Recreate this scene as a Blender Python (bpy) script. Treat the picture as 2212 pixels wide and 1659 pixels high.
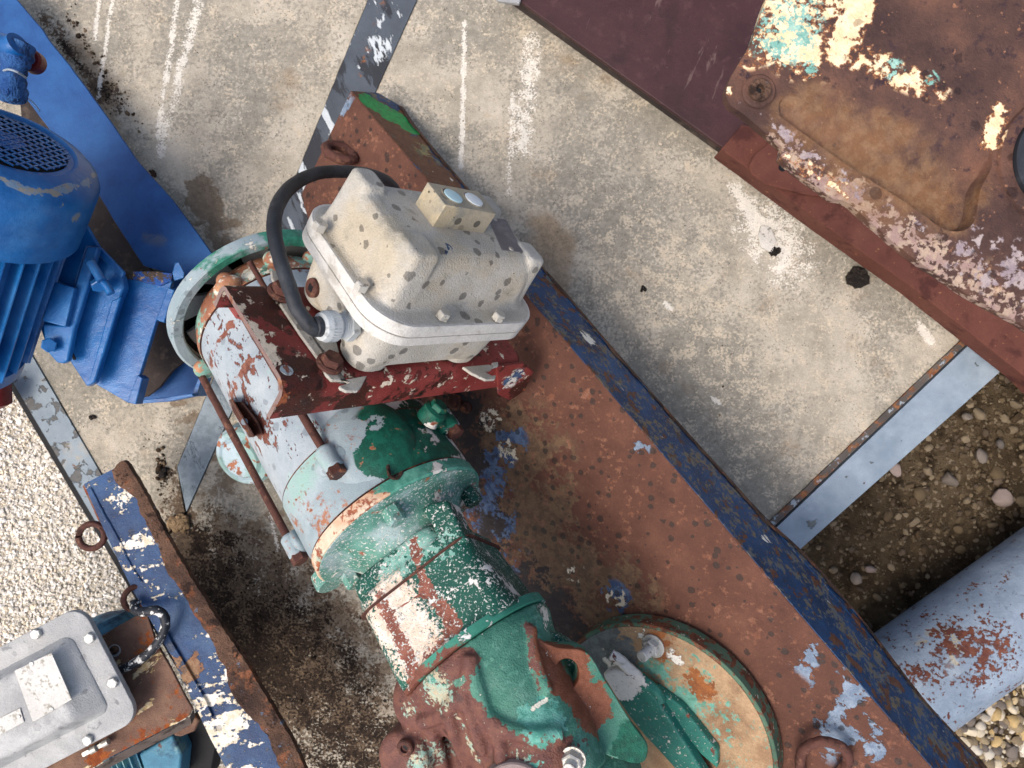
import bpy, bmesh, math, random
import numpy as np
from mathutils import Vector, Matrix, noise as mnoise
random.seed(7); rng = np.random.default_rng(7)
scene = bpy.context.scene
for o in list(bpy.data.objects): bpy.data.objects.remove(o)

# ------------------------------------------------------------ camera, sky, sun, exposure
H = 1.6                      # camera height above the concrete, metres
FPX = 1533.7                 # focal length in the pixels of the measuring grid (2212 x 1659)
cd = bpy.data.cameras.new('camera'); cam = bpy.data.objects.new('camera', cd)
scene.collection.objects.link(cam); scene.camera = cam
cam.location = (0, 0, H); cam.rotation_euler = (0, 0, 0)
cd.sensor_width = 36; cd.lens = 36*FPX/2212; cd.clip_start = 0.01; cd.clip_end = 200
cd.dof.use_dof = True; cd.dof.focus_distance = 1.08; cd.dof.aperture_fstop = 7.0
SUN_DIR = Vector((-0.52, -0.38, 1.10)).normalized()     # towards the sun
w = bpy.data.worlds.new('World'); scene.world = w; w.use_nodes = True
wn = w.node_tree.nodes; wl = w.node_tree.links; wn.clear()
wo = wn.new('ShaderNodeOutputWorld'); wb = wn.new('ShaderNodeBackground'); ws = wn.new('ShaderNodeTexSky')
ws.sky_type = 'NISHITA'; ws.sun_disc = False; ws.sun_elevation = math.asin(SUN_DIR.z)
ws.sun_rotation = math.atan2(SUN_DIR.x, SUN_DIR.y); ws.air_density = 1.0; ws.dust_density = 5.0; ws.ozone_density = 0.0
wb.inputs['Strength'].default_value = 0.15
wl.new(ws.outputs[0], wb.inputs['Color']); wl.new(wb.outputs[0], wo.inputs['Surface'])
sd = bpy.data.lights.new('sun', 'SUN'); sun = bpy.data.objects.new('sun', sd); scene.collection.objects.link(sun)
sd.energy = 1.15; sd.angle = math.radians(26); sd.color = (1.0, 0.975, 0.945)
sun.rotation_euler = SUN_DIR.to_track_quat('Z', 'Y').to_euler()
scene.view_settings.view_transform = 'Standard'; scene.view_settings.look = 'None'
scene.view_settings.gamma = 1; scene.view_settings.use_curve_mapping = False
scene.view_settings.exposure = 0.50
scene.cycles.max_bounces = 5; scene.cycles.diffuse_bounces = 3; scene.cycles.glossy_bounces = 2; scene.cycles.transmission_bounces = 1; scene.cycles.caustics_reflective = False; scene.cycles.caustics_refractive = False

# ------------------------------------------------------------ geometry helpers
CAM = Vector((0, 0, H))
def ray(x, y): return Vector(((x-1106)/FPX, (829.5-y)/FPX, -1))
def P(x, y, z): return CAM + ray(x, y)*(H-z)
def RP(x, y, o, n):
    d = ray(x, y); return CAM + d*((o-CAM).dot(n)/d.dot(n))
def V(*a): return Vector(a)

def link(o): scene.collection.objects.link(o); return o
def thing(name, label, cat, loc=(0,0,0), group=None):
    o = bpy.data.objects.new(name, None); o.empty_display_size = 0.05; link(o)
    o.location = loc; o['label'] = label; o['category'] = cat
    if group: o['group'] = group
    return o
def tag(o, label, cat, group=None):
    o['label'] = label; o['category'] = cat
    if group: o['group'] = group
    return o
def put(name, me, m, parent=None, label=None, smooth=30, bevel=0, seg=2, kind=None):
    o = bpy.data.objects.new(name, me); link(o)
    if m is not None: me.materials.append(m)
    if smooth:
        for p in me.polygons: p.use_smooth = True
        me.set_sharp_from_angle(angle=math.radians(smooth))
    if parent is not None:
        o.parent = parent
        root = parent; M = Matrix.Identity(4); chain = []
        while root is not None: chain.append(root); root = root.parent
        for r in reversed(chain): M = M @ r.matrix_parent_inverse @ r.matrix_basis
        o.matrix_parent_inverse = M.inverted()
    if bevel:
        b = o.modifiers.new('bevel', 'BEVEL'); b.width = bevel; b.segments = seg; b.limit_method = 'ANGLE'; b.angle_limit = math.radians(35)
    if label: o['label'] = label
    if kind: o['kind'] = kind
    return o
def mesh(vs, fs, name='m'):
    me = bpy.data.meshes.new(name); me.from_pydata([tuple(v) for v in vs], [], fs)
    bm = bmesh.new(); bm.from_mesh(me); bmesh.ops.recalc_face_normals(bm, faces=bm.faces); bm.to_mesh(me); bm.free()
    return me
def nrm(pts):
    n = Vector((0,0,0))
    for i in range(len(pts)):
        a, b = pts[i], pts[(i+1) % len(pts)]
        n += Vector(((a.y-b.y)*(a.z+b.z), (a.z-b.z)*(a.x+b.x), (a.x-b.x)*(a.y+b.y)))
    return n.normalized()
def prism(pts, th, n=None, up=0.0):
    """solid with top outline pts, thickness th going away from the viewer side"""
    pts = [Vector(p) for p in pts]
    if n is None:
        n = nrm(pts)
        if n.z < 0: n = -n
    k = len(pts)
    vs = [p+n*up for p in pts]+[p-n*th for p in pts]
    fs = [tuple(range(k)), tuple(range(2*k-1, k-1, -1))]+[(i, i+k, (i+1) % k+k, (i+1) % k) for i in range(k)]
    return mesh(vs, fs)
def joinm(ms):
    bm = bmesh.new()
    for m in ms: bm.from_mesh(m)
    me = bpy.data.meshes.new('j'); bm.to_mesh(me); bm.free(); return me
def jag(pts, step, amp, closed=True, seed=0, which=None):
    """break the edges of a 3D outline into steps that wander by amp"""
    out = []; n = len(pts)
    for i in range(n if closed else n-1):
        a, b = Vector(pts[i]), Vector(pts[(i+1) % n]); L = (b-a).length; out.append(a)
        if which is not None and i not in which: continue
        k = max(1, int(L/step)); d = (b-a).normalized(); s = Vector((-d.y, d.x, 0))
        for j in range(1, k):
            q = a+(b-a)*(j/k)
            v = mnoise.noise(q*55+Vector((seed, 0, 0)))*0.8+mnoise.noise(q*160+Vector((seed, 3, 0)))*0.6
            out.append(q+s*amp*v+d*amp*.3*mnoise.noise(q*130))
    if not closed: out.append(Vector(pts[-1]))
    return out
def frame(a):
    a = a.normalized(); z = Vector((0,0,1)) if abs(a.z) < .95 else Vector((0,1,0))
    e2 = (z-a*z.dot(a)).normalized(); e1 = a.cross(e2).normalized(); return e1, e2, a
def lathe(prof, o, a, seg=64, a0=0, a1=2*math.pi, cap=True):
    e1, e2, a = frame(a); full = abs(a1-a0-2*math.pi) < 1e-6; n = seg if full else seg+1
    vs = []; fs = []
    for t, r in prof:
        for i in range(n):
            f = a0+(a1-a0)*i/seg; vs.append(o+a*t+(e2*math.cos(f)+e1*math.sin(f))*r)
    for j in range(len(prof)-1):
        for i in range(seg):
            i2 = (i+1) % n; fs.append((j*n+i, j*n+i2, (j+1)*n+i2, (j+1)*n+i))
    if cap and full:
        fs.append(tuple(range(n-1, -1, -1))); k = (len(prof)-1)*n; fs.append(tuple(range(k, k+n)))
    return mesh(vs, fs)
def smoothpath(pts, k=8):
    pts = [Vector(p) for p in pts]; out = []
    for i in range(len(pts)-1):
        p0 = pts[max(i-1, 0)]; p1 = pts[i]; p2 = pts[i+1]; p3 = pts[min(i+2, len(pts)-1)]
        for j in range(k):
            t = j/k; out.append(.5*((2*p1)+(p2-p0)*t+(2*p0-5*p1+4*p2-p3)*t*t+(3*p1-p0-3*p2+p3)*t**3))
    out.append(pts[-1]); return out
def tube(pts, r, seg=14, k=8, closed=False, wob=0.0):
    path = smoothpath(pts+[pts[0]], k)[:-1] if closed else (smoothpath(pts, k) if k > 1 else [Vector(p) for p in pts])
    n = len(path); vs = []; fs = []; prev = None
    for i, p in enumerate(path):
        q = path[(i+1) % n] if (closed or i < n-1) else p; o = path[i-1] if (closed or i > 0) else p
        t = (q-o).normalized()
        if prev is None: e1, e2, _ = frame(t)
        else: e1 = (prev-t*prev.dot(t)).normalized(); e2 = t.cross(e1)
        prev = e1
        rr = r(i/(n-1)) if callable(r) else r
        for s in range(seg):
            f = 2*math.pi*s/seg; d = e1*math.cos(f)+e2*math.sin(f)
            vs.append(p+d*(rr*(1+wob*mnoise.noise(p*90+d*2))))
    for i in range(n if closed else n-1):
        i2 = (i+1) % n
        for s in range(seg):
            s2 = (s+1) % seg; fs.append((i*seg+s, i*seg+s2, i2*seg+s2, i2*seg+s))
    if not closed:
        fs.append(tuple(range(seg-1, -1, -1))); fs.append(tuple(range((n-1)*seg, n*seg)))
    return mesh(vs, fs)
def ringm(o, a, R, r, seg=40, sx=1.0, sec=14):
    e1, e2, a = frame(a)
    return tube([o+(e1*math.cos(f)*sx+e2*math.sin(f))*R for f in [2*math.pi*i/seg for i in range(seg)]], r, seg=sec, k=1, closed=False) if False else \
        tube([o+(e1*math.cos(f)*sx+e2*math.sin(f))*R for f in [2*math.pi*i/12 for i in range(12)]], r, seg=sec, k=4, closed=True, wob=.12)
def hexm(o, a, r, h, rot=0.0, dome=.12):
    e1, e2, a = frame(a); vs = []
    for t, q in ((0, 1), (h*(1-dome), 1), (h, .86)):
        for i in range(6):
            f = rot+math.pi/3*i; vs.append(o+a*t+(e1*math.cos(f)+e2*math.sin(f))*r*q)
    fs = [(j*6+i, j*6+(i+1) % 6, (j+1)*6+(i+1) % 6, (j+1)*6+i) for j in range(2) for i in range(6)]
    fs += [tuple(range(5, -1, -1)), tuple(range(12, 18))]
    return mesh(vs, fs)
def cyl(o, a, r, h, seg=24, ch=.0): return lathe([(0, r), (h-ch, r), (h, r-ch)] if ch else [(0, r), (h, r)], o, a, seg)
def rrect(w, h, r, n=6):
    pts = []
    for cx, cy, s in ((w/2-r, h/2-r, 0), (-w/2+r, h/2-r, 1), (-w/2+r, -h/2+r, 2), (w/2-r, -h/2+r, 3)):
        for i in range(n+1):
            f = math.pi/2*(s+i/n); pts.append((cx+r*math.cos(f), cy+r*math.sin(f)))
    return pts
def loft(levels, O, X, Y, N, n=6, sub=1):
    """levels: (z, w, h, r, cx, cy)"""
    vs = []; fs = []; k = 4*(n+1)
    for z, w_, h_, r, cx, cy in levels:
        for x, y in rrect(w_, h_, r, n): vs.append(O+X*(x+cx)+Y*(y+cy)+N*z)
    for j in range(len(levels)-1):
        for i in range(k): fs.append((j*k+i, j*k+(i+1) % k, (j+1)*k+(i+1) % k, (j+1)*k+i))
    fs.append(tuple(range(k-1, -1, -1))); q = (len(levels)-1)*k; fs.append(tuple(range(q, q+k)))
    return mesh(vs, fs)
def remesh(o, vox, smooth=6, f=.6):
    m = o.modifiers.new('remesh', 'REMESH'); m.mode = 'VOXEL'; m.voxel_size = vox; m.use_smooth_shade = True
    s = o.modifiers.new('smooth', 'SMOOTH'); s.iterations = smooth; s.factor = f
def ellip(o, e1, e2, e3, a, b, c, seg=28):
    bm = bmesh.new(); bmesh.ops.create_uvsphere(bm, u_segments=seg, v_segments=seg//2, radius=1)
    for v in bm.verts: v.co = o+e1*(v.co.x*a)+e2*(v.co.y*b)+e3*(v.co.z*c)
    me = bpy.data.meshes.new('e'); bm.to_mesh(me); bm.free(); return me

# ------------------------------------------------------------ materials
def lin(c):
    if isinstance(c, str): c = tuple(int(c[i:i+2], 16) for i in (0, 2, 4))
    return tuple((x/255/12.92 if x/255 <= .04045 else ((x/255+.055)/1.055)**2.4) for x in c)+(1,)
class N:
    def __init__(s, name):
        s.m = bpy.data.materials.new(name); s.m.use_nodes = True; s.t = s.m.node_tree; s.t.nodes.clear()
        s.out = s.t.nodes.new('ShaderNodeOutputMaterial'); s.b = s.t.nodes.new('ShaderNodeBsdfPrincipled')
        s.t.links.new(s.b.outputs[0], s.out.inputs[0])
        s.co = s.t.nodes.new('ShaderNodeTexCoord').outputs['Object']
    def n(s, ty, **k):
        x = s.t.nodes.new('ShaderNode'+ty)
        for a, v in k.items(): setattr(x, a, v)
        return x
    def set(s, sock, v):
        if isinstance(v, bpy.types.NodeSocket): s.t.links.new(v, sock)
        elif v is not None: sock.default_value = v
    def math(s, op, a, b=None, c=None, clamp=False):
        x = s.n('Math', operation=op, use_clamp=clamp); s.set(x.inputs[0], a); s.set(x.inputs[1], b)
        if c is not None: s.set(x.inputs[2], c)
        return x.outputs[0]
    def vm(s, op, a, b=None, out=0):
        x = s.n('VectorMath', operation=op); s.set(x.inputs[0], a)
        if b is not None: s.set(x.inputs[1], b)
        return x.outputs[out]
    def noise(s, scale, detail=5, rough=.6, dist=0.0, off=0.0, stretch=None, out='Fac'):
        x = s.n('TexNoise'); co = s.co
        if stretch or off:
            mp = s.n('Mapping'); s.set(mp.inputs[0], s.co)
            mp.inputs['Location'].default_value = (off, off*.7, -off)
            if stretch:
                ang, sc = stretch; mp.vector_type = 'TEXTURE'; mp.inputs['Rotation'].default_value = (0, 0, ang); mp.inputs['Scale'].default_value = sc
            co = mp.outputs[0]
        s.set(x.inputs['Vector'], co); x.inputs['Scale'].default_value = scale; x.inputs['Detail'].default_value = detail
        x.inputs['Roughness'].default_value = rough; x.inputs['Distortion'].default_value = dist
        return x.outputs[out]
    def step(s, v, lo, hi):
        x = s.n('MapRange', interpolation_type='SMOOTHSTEP'); s.set(x.inputs[0], v)
        s.set(x.inputs[1], lo); s.set(x.inputs[2], hi); return x.outputs[0]
    def mix(s, f, a, b, mode='MIX'):
        x = s.n('Mix', data_type='RGBA', blend_type=mode); s.set(x.inputs[0], f)
        s.set(x.inputs[6], a); s.set(x.inputs[7], b); return x.outputs[2]
    def mixf(s, f, a, b):
        x = s.n('Mix', data_type='FLOAT'); s.set(x.inputs[0], f); s.set(x.inputs[2], a); s.set(x.inputs[3], b); return x.outputs[0]
    def blobs(s, bl):
        acc = None
        for b in bl:
            if len(b) == 3:      # sphere: centre, radius, strength
                c, r, st = b; d = s.vm('DISTANCE', s.co, tuple(c), out=1)
            else:                # capsule: A, B, radius, strength
                A, B, r, st = b; A = Vector(A); B = Vector(B); u = (B-A); L = u.length; u.normalize()
                rel = s.vm('SUBTRACT', s.co, tuple(A)); t = s.vm('DOT_PRODUCT', rel, tuple(u), out=1)
                x = s.n('Clamp'); s.set(x.inputs[0], t); x.inputs[2].default_value = L
                y = s.n('VectorMath', operation='SCALE'); y.inputs[0].default_value = tuple(u); s.set(y.inputs[3], x.outputs[0])
                d = s.vm('DISTANCE', rel, y.outputs[0], out=1)
            v = s.math('MULTIPLY_ADD', d, -st/r, st)
            v = s.math('MAXIMUM', v, 0) if st > 0 else s.math('MINIMUM', v, 0)
            acc = v if acc is None else s.math('ADD', acc, v)
        return acc
def mat(name, base, layers=(), drops=0.0, rough=.75, metal=0.0, fine=(900, .0006), bumps=((120, .001),), spec=.35, mott=(9, .5), dropcol=.45, dropscale=42, grain=.22, pore=0.0):
    """base: 2-3 colours mottled by noise; layers: paint, rust, dirt masks one over the other"""
    s = N(name)
    nz = s.noise(mott[0], 8, .65)
    cr = s.n('ValToRGB'); s.set(cr.inputs[0], nz); k = len(base)
    el = cr.color_ramp.elements
    while len(el) < k: el.new(.5)
    for i, c in enumerate(base): el[i].position = .5+(i/(max(k-1, 1))-.5)*mott[1]*.55; el[i].color = lin(c)
    col = cr.outputs[0]; ro = rough; me = metal; hgt = None
    for i, L in enumerate(layers):
        v = s.noise(L.get('scale', 20), L.get('detail', 9), L.get('rough', .66), L.get('dist', .2), off=3.1*(i+1)+L.get('off', 0), stretch=L.get('stretch'))
        if L.get('scale2'):
            v2 = s.noise(L['scale2'], 6, .6, off=7.7*(i+1)); v = s.math('MULTIPLY_ADD', v2, L.get('w2', .5), s.math('MULTIPLY', v, 1-L.get('w2', .5)))
        amp = L.get('amp', 1.7 if L.get('only') else 1)
        if amp != 1: v = s.math('MULTIPLY_ADD', v, amp, .5-.5*amp)
        if L.get('blobs'):
            bsum = s.blobs(L['blobs']); v = s.math('ADD', v, bsum)
        th = L.get('thr', .6); so = L.get('soft', .012)
        m = s.step(v, th-so, th+so)
        if L.get('only'): m = s.math('MULTIPLY', m, s.step(bsum, .0, .05))
        if L.get('op'): m = s.math('MULTIPLY', m, L['op'])
        c = L['col']
        if isinstance(c, (list, tuple)) and isinstance(c[0], str):
            c = s.mix(s.step(s.noise(L.get('cs', 60), 6, .7, off=5.3*i), .42, .58), lin(c[0]), lin(c[1]))
        else: c = lin(c)
        if L.get('edge'):        # a rim of another colour round the patch
            rim = s.step(v, th-so-L.get('ew', .03), th-so+.003)
            if L.get('only'): rim = s.math('MULTIPLY', rim, s.step(bsum, .0, .05))
            rr = s.math('MULTIPLY', rim, L.get('eo', .8)); col = s.mix(rr, col, lin(L['edge']))
        col = s.mix(m, col, c)
        ro = s.mixf(m, ro, L['ro']) if 'ro' in L else ro
        if 'h' in L:
            hh = s.math('MULTIPLY', m, L['h']); hgt = hh if hgt is None else s.math('ADD', hgt, hh)
    if grain:
        g = s.noise(fine[0]*.6, 3, .7, off=1.7); g = s.math('MULTIPLY_ADD', g, grain*2, 1-grain)
        g2 = s.noise(38, 7, .7, off=9.7); g2 = s.math('MULTIPLY_ADD', g2, grain*1.6, 1-grain*.8)
        cc = s.n('CombineXYZ'); gg = s.math('MULTIPLY', g, g2)
        for i in range(3): s.set(cc.inputs[i], gg)
        col = s.mix(1.0, col, cc.outputs[0], 'MULTIPLY')
    if pore:
        vo = s.n('TexVoronoi'); s.set(vo.inputs['Vector'], s.co); vo.inputs['Scale'].default_value = 160
        pm = s.math('MULTIPLY', s.math('SUBTRACT', 1, s.step(vo.outputs['Distance'], .13, .22)), s.step(s.noise(25, 4, .6, off=2.2), .5, .62))
        pm = s.math('MULTIPLY', pm, pore); col = s.mix(pm, col, lin('3a3026'))
        hh = s.math('MULTIPLY', pm, -2.0); hgt = hh if hgt is None else s.math('ADD', hgt, hh)
    if drops:
        vo = s.n('TexVoronoi'); wv = s.n('VectorMath', operation='MULTIPLY_ADD')
        nzv = s.noise(150, 2, .5, out='Color'); s.set(wv.inputs[0], nzv); wv.inputs[1].default_value = (.005,)*3; s.set(wv.inputs[2], s.co)
        s.set(vo.inputs['Vector'], wv.outputs[0]); vo.inputs['Scale'].default_value = dropscale
        sp = s.n('SeparateColor'); s.set(sp.inputs[0], vo.outputs['Color'])
        thr = s.math('MULTIPLY', s.step(sp.outputs[0], 1-drops, 1.0), .40)
        dm = s.math('LESS_THAN', vo.outputs['Distance'], thr)
        dmix = s.mix(1.0, col, (dropcol, dropcol, dropcol*1.02, 1), 'MULTIPLY')
        col = s.mix(s.math('MULTIPLY', dm, .85), col, dmix); ro = s.mixf(dm, ro, .32)
    s.set(s.b.inputs['Base Color'], col); s.set(s.b.inputs['Roughness'], ro); s.set(s.b.inputs['Metallic'], me)
    s.b.inputs['Specular IOR Level'].default_value = spec
    prev = None
    for sc, d in tuple(bumps)+((fine[0], fine[1]),):
        b = s.n('Bump'); b.inputs['Strength'].default_value = 1; b.inputs['Distance'].default_value = d
        s.set(b.inputs['Height'], s.noise(sc, 4, .6, off=4.4))
        if prev is not None: s.t.links.new(prev, b.inputs['Normal'])
        prev = b.outputs[0]
    if hgt is not None:
        b = s.n('Bump'); b.inputs['Strength'].default_value = 1; b.inputs['Distance'].default_value = .0013
        s.set(b.inputs['Height'], hgt); s.t.links.new(prev, b.inputs['Normal']); prev = b.outputs[0]
    s.t.links.new(prev, s.b.inputs['Normal'])
    return s.m

# ------------------------------------------------------------ reference frames
# junction box
BX = V(.644, .090, -.760); BY = V(-.552, .742, -.380); BN = V(.529, .664, .528)
BX.normalize(); BY = (BY-BX*BY.dot(BX)).normalized(); BN = BX.cross(BY).normalized()
BO = V(-.117, .167, .600)
def B(u, v, n): return BO+BX*u+BY*v+BN*n
def BP(x, y, n):      # pixel onto the box plane at height n -> local u, v
    q = RP(x, y, BO+BN*n, BN)-BO; return q.dot(BX), q.dot(BY)
# motor
MC = P(870, 1140, .42); M0 = P(600, 705, .22); MA = (MC-M0).normalized()
ME2 = (V(0,0,1)-MA*MA.z).normalized(); ME1 = MA.cross(ME2).normalized()
if ME1.x > 0: ME1 = -ME1      # ME1 points to the left of the picture
def MP(t, r, phi): return MC+MA*t+(ME2*math.cos(phi)-ME1*math.sin(phi))*r
def MPL(x, y, t): return RP(x, y, MC+MA*t, MA)
# beam
E0 = P(757, 197, .135); E1 = P(2012, 1659, .53); EU = (E1-E0).normalized()
ez = (V(0,0,1)-EU*EU.z).normalized(); ep = EU.cross(ez).normalized()
if ep.x < 0: ep = -ep        # to the right of the beam
ROLL = math.radians(32)
WN = (ez*math.cos(ROLL)-ep*math.sin(ROLL)).normalized()
WPp = (ep*math.cos(ROLL)+ez*math.sin(ROLL)).normalized()
def WP(x, y, h=0): return RP(x, y, E0+WN*h, WN)        # on the web of the beam
def FP(x, y, h=0): return RP(x, y, E0+WPp*h, WPp)      # on its flange

# ------------------------------------------------------------ gearbox surface (built early: its paint patches are placed on it)
from mathutils.bvhtree import BVHTree
def bvh(ms):
    bm = bmesh.new()
    for m in ms: bm.from_mesh(m)
    t = BVHTree.FromBMesh(bm); bm.free(); return t
gear_base = [lathe([(.2345, .1225), (.250, .1230), (.262, .117), (.29, .108), (.33, .098), (.40, .088), (.46, .07)], MC, MA, 72),
      lathe([(-.10, .205), (.02, .200), (.045, .180), (.055, .12)], P(1120, 1800, .52), V(-.10, .12, 1).normalized(), 72),
      ellip(P(930, 1500, .55), MA, ME1, ME2, .055, .060, .035),
      lathe([(-.06, .050), (.060, .042), (.066, .036)], P(1240, 1655, .535), V(-.05, .05, 1).normalized(), 32),
      lathe([(-.06, .045), (.030, .040), (.036, .032)], P(890, 1618, .54), V(-.35, .0, 1).normalized(), 32)]
GT = bvh(gear_base)
def GS(x, y, h=0.0):
    d = ray(x, y).normalized(); r = GT.ray_cast(CAM, d)
    q = r[0] if r[0] is not None else P(x, y, .58)
    return q-d*h
neck_base = [lathe([(.0, .072), (.02, .074), (.085, .083)], MC, MA, 48),
      loft([(.050, .148, .170, .03, -.016, 0), (.056, .160, .182, .03, -.016, 0), (.100, .176, .190, .03, -.010, 0)], MC, -ME1, ME2, MA, 6),
      loft([(.080, .18, .186, .03, 0, 0), (.086, .196, .200, .03, 0, 0), (.20, .206, .206, .03, 0, 0), (.226, .214, .214, .045, 0, 0)], MC, -ME1, ME2, MA, 6)]
NT = bvh(neck_base)
def NS(x, y, h=0.0):
    d = ray(x, y).normalized(); r = NT.ray_cast(CAM, d)
    q = r[0] if r[0] is not None else P(x, y, .50)
    return q-d*h

BC = P(16, 300, .42); BA = V(-.535, -.735, -.417).normalized(); RB = .148
cowl_prof = [(.150, RB*.955), (.148, RB*.975), (.10, RB*.99), (.050, RB), (.034, RB*.995), (.020, RB*.95), (.008, RB*.85), (.002, RB*.74), (.0, RB*.70), (.0025, RB*.675), (.0045, RB*.66), (.004, RB*.60)]
cowl_me = lathe(cowl_prof, BC, BA, 96, cap=False); CT = bvh([cowl_me])
def CS(x, y):
    d = ray(x, y).normalized(); r = CT.ray_cast(CAM, d)
    return r[0] if r[0] is not None else P(x, y, .36)

# ------------------------------------------------------------ material set
G = lambda x, y: P(x, y, 0)
K0 = .00104
def cap(x0, y0, x1, y1, r, st): return (G(x0, y0), G(x1, y1), r*K0, st)
streaks = [cap(440,-40,345,330,16,.16), cap(385,-10,340,300,9,.17), cap(215,-10,205,85,7,.2), cap(245,-20,212,210,7,.19), cap(1004,50,996,360,8,.26), cap(1150,90,1128,330,28,.15),
           cap(1107,200,1098,420,10,.14), cap(1585,405,1640,490,20,.22), cap(1650,490,1700,555,80,.20), cap(1440,655,1448,665,10,.3),
           cap(1985,700,2012,740,12,.25), cap(975,1000,985,1240,7,.2), cap(570,1040,600,1190,7,.18), cap(1540,860,1552,870,8,.25)]
conc = mat('concrete', ['979081', 'b1a898', 'c4bbab'], [
    dict(col=('8b867a', '9b9588'), scale=5, scale2=130, w2=.42, thr=.50, soft=.03, blobs=[cap(560,130,500,420,110,.06), cap(1250,450,1600,950,170,.045), cap(1620,1000,1650,1060,80,.06), cap(1230,560,1250,560,70,-.05), cap(1700,760,1800,700,110,-.06)]),
    dict(col='c3b6a1', scale=26, scale2=170, w2=.5, thr=.565, soft=.03, blobs=[cap(1350,600,1750,900,260,.035)]),
    dict(col=('a08a70', '8b7860'), scale=7, thr=.66, soft=.09, blobs=[cap(160,90,300,380,50,.2), cap(1120,330,1290,700,70,.13), cap(1180,500,1200,620,55,.14)], op=.75),
    dict(only=1, col=('6b5a49', '7c6b58'), scale=16, thr=.62, soft=.06, blobs=[cap(440,400,438,450,50,.34), cap(490,520,520,560,60,.22), cap(380,860,470,960,60,.2), cap(470,1090,760,1420,120,.16)], op=.8),  # brown stains, some of the blobs standing in for soft shadows
    dict(only=1, col=('54463a', '6e5d4b'), scale=22, scale2=150, w2=.5, thr=.62, soft=.05, h=.3, blobs=[cap(430,1200,560,1480,150,.24), cap(600,1330,820,1660,220,.22), cap(100,40,215,200,26,.22), cap(215,200,255,220,34,.2), cap(380,1040,400,1180,50,.16)]),
    dict(only=1, col=('241c17', '3a2e25'), scale=26, scale2=170, w2=.55, thr=.60, soft=.03, h=.6, blobs=[cap(450,1240,540,1500,110,.17), cap(620,1400,790,1660,170,.15), cap(352,1000,360,1040,20,.2), cap(424,1150,428,1175,26,.2), cap(130,90,190,160,12,.14), cap(200,190,235,205,20,.15), cap(455,1165,500,1175,30,.10)]),  # near-black dirt, also painting the shadow right of the scraped beam
    dict(only=1, col='e6e0d4', scale=45, scale2=240, w2=.5, thr=.61, soft=.03, blobs=streaks, ro=.9, op=.8),
    dict(col='35291f', scale=75, detail=3, thr=.745, soft=.01, h=-1),
    ], rough=.92, fine=(520, .0012), bumps=((70, .0016), (230, .001)), spec=.2, mott=(11, .7), grain=.34, pore=.7)
steel_strip = mat('painted_edge_steel', ['454b53', '535b64'], [
    dict(col='2e3036', scale=14, thr=.54, soft=.02, stretch=(math.radians(-66), (3, 1, 1))),
    dict(col='c7cdd0', scale=20, thr=.56, soft=.01, stretch=(math.radians(-66), (3, 1, 1)), h=1, blobs=[cap(840,10,765,180,12,.09)]),
    dict(only=1, amp=1, col=('8c98a0', '7b878f'), scale=20, thr=.62, soft=.02, blobs=[cap(500,800,405,1090,90,.5)]),
    dict(only=1, col=('6d4026', '8a5a38'), scale=34, thr=.62, soft=.01, blobs=[cap(830,0,770,190,10,.06)])], rough=.6, bumps=((60, .0008),))
strip_blue = mat('pale_blue_edge_paint', ['7d8d9b', '909eaa'], [
    dict(col='a2b0bd', scale=9, thr=.58, soft=.12, op=.6),
    dict(col=('6f7472', '5b5f60'), scale=26, thr=.665, soft=.008, h=-1, blobs=[cap(2090,770,2130,800,16,.12), cap(1740,1140,1770,1120,20,.13)]),
    dict(col='4b2f22', scale=60, thr=.685, soft=.01)], rough=.55, bumps=((50, .0006),), spec=.4)
strip_lead = mat('blue_grey_edge_paint', ['78858f', '8d99a1'], [
    dict(col='5c5c5a', scale=22, thr=.555, soft=.01, h=-1), dict(col=('6a4630', '8a6442'), scale=28, thr=.66, soft=.02),
    dict(col='a39a88', scale=8, thr=.6, soft=.06)], rough=.6, bumps=((50, .0006),))
dark_edge = mat('weathered_edge_steel', ['4a4440', '615a54'], [dict(col=('71452c', '8c5e3c'), scale=40, thr=.53, soft=.03), dict(col='9aa4ab', scale=50, thr=.6, soft=.01)], rough=.8)
pale_bed = mat('pale_grit', ['bdb3a2', 'd0c8b8', 'ddd6c8'], rough=.95, fine=(300, .003), bumps=((150, .003),), spec=.1, grain=.4)
soil = mat('gravelly_soil', ['3b3125', '4e4232', '5f5240'], [dict(col='857966', scale=60, thr=.61, soft=.04), dict(col='2f261b', scale=18, thr=.58, soft=.08)], rough=.95, fine=(300, .003), bumps=((60, .004), (150, .002)), spec=.1, grain=.4)
def stonemat(name, tint):
    s = N(name); a = s.n('Attribute'); a.attribute_name = 'tint'; 
    nz = s.noise(120, 5, .7); c = s.mix(s.math('MULTIPLY', nz, .45), a.outputs['Color'], lin(tint))
    s.set(s.b.inputs['Base Color'], c); s.b.inputs['Roughness'].default_value = .9; s.b.inputs['Specular IOR Level'].default_value = .15
    b = s.n('Bump'); b.inputs['Distance'].default_value = .001; s.set(b.inputs['Height'], s.noise(500, 4, .6)); s.t.links.new(b.outputs[0], s.b.inputs['Normal'])
    return s.m
stone_l = stonemat('pale_gravel', 'ebe5da'); stone_d = stonemat('soiled_gravel', '5d4c38')

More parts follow.
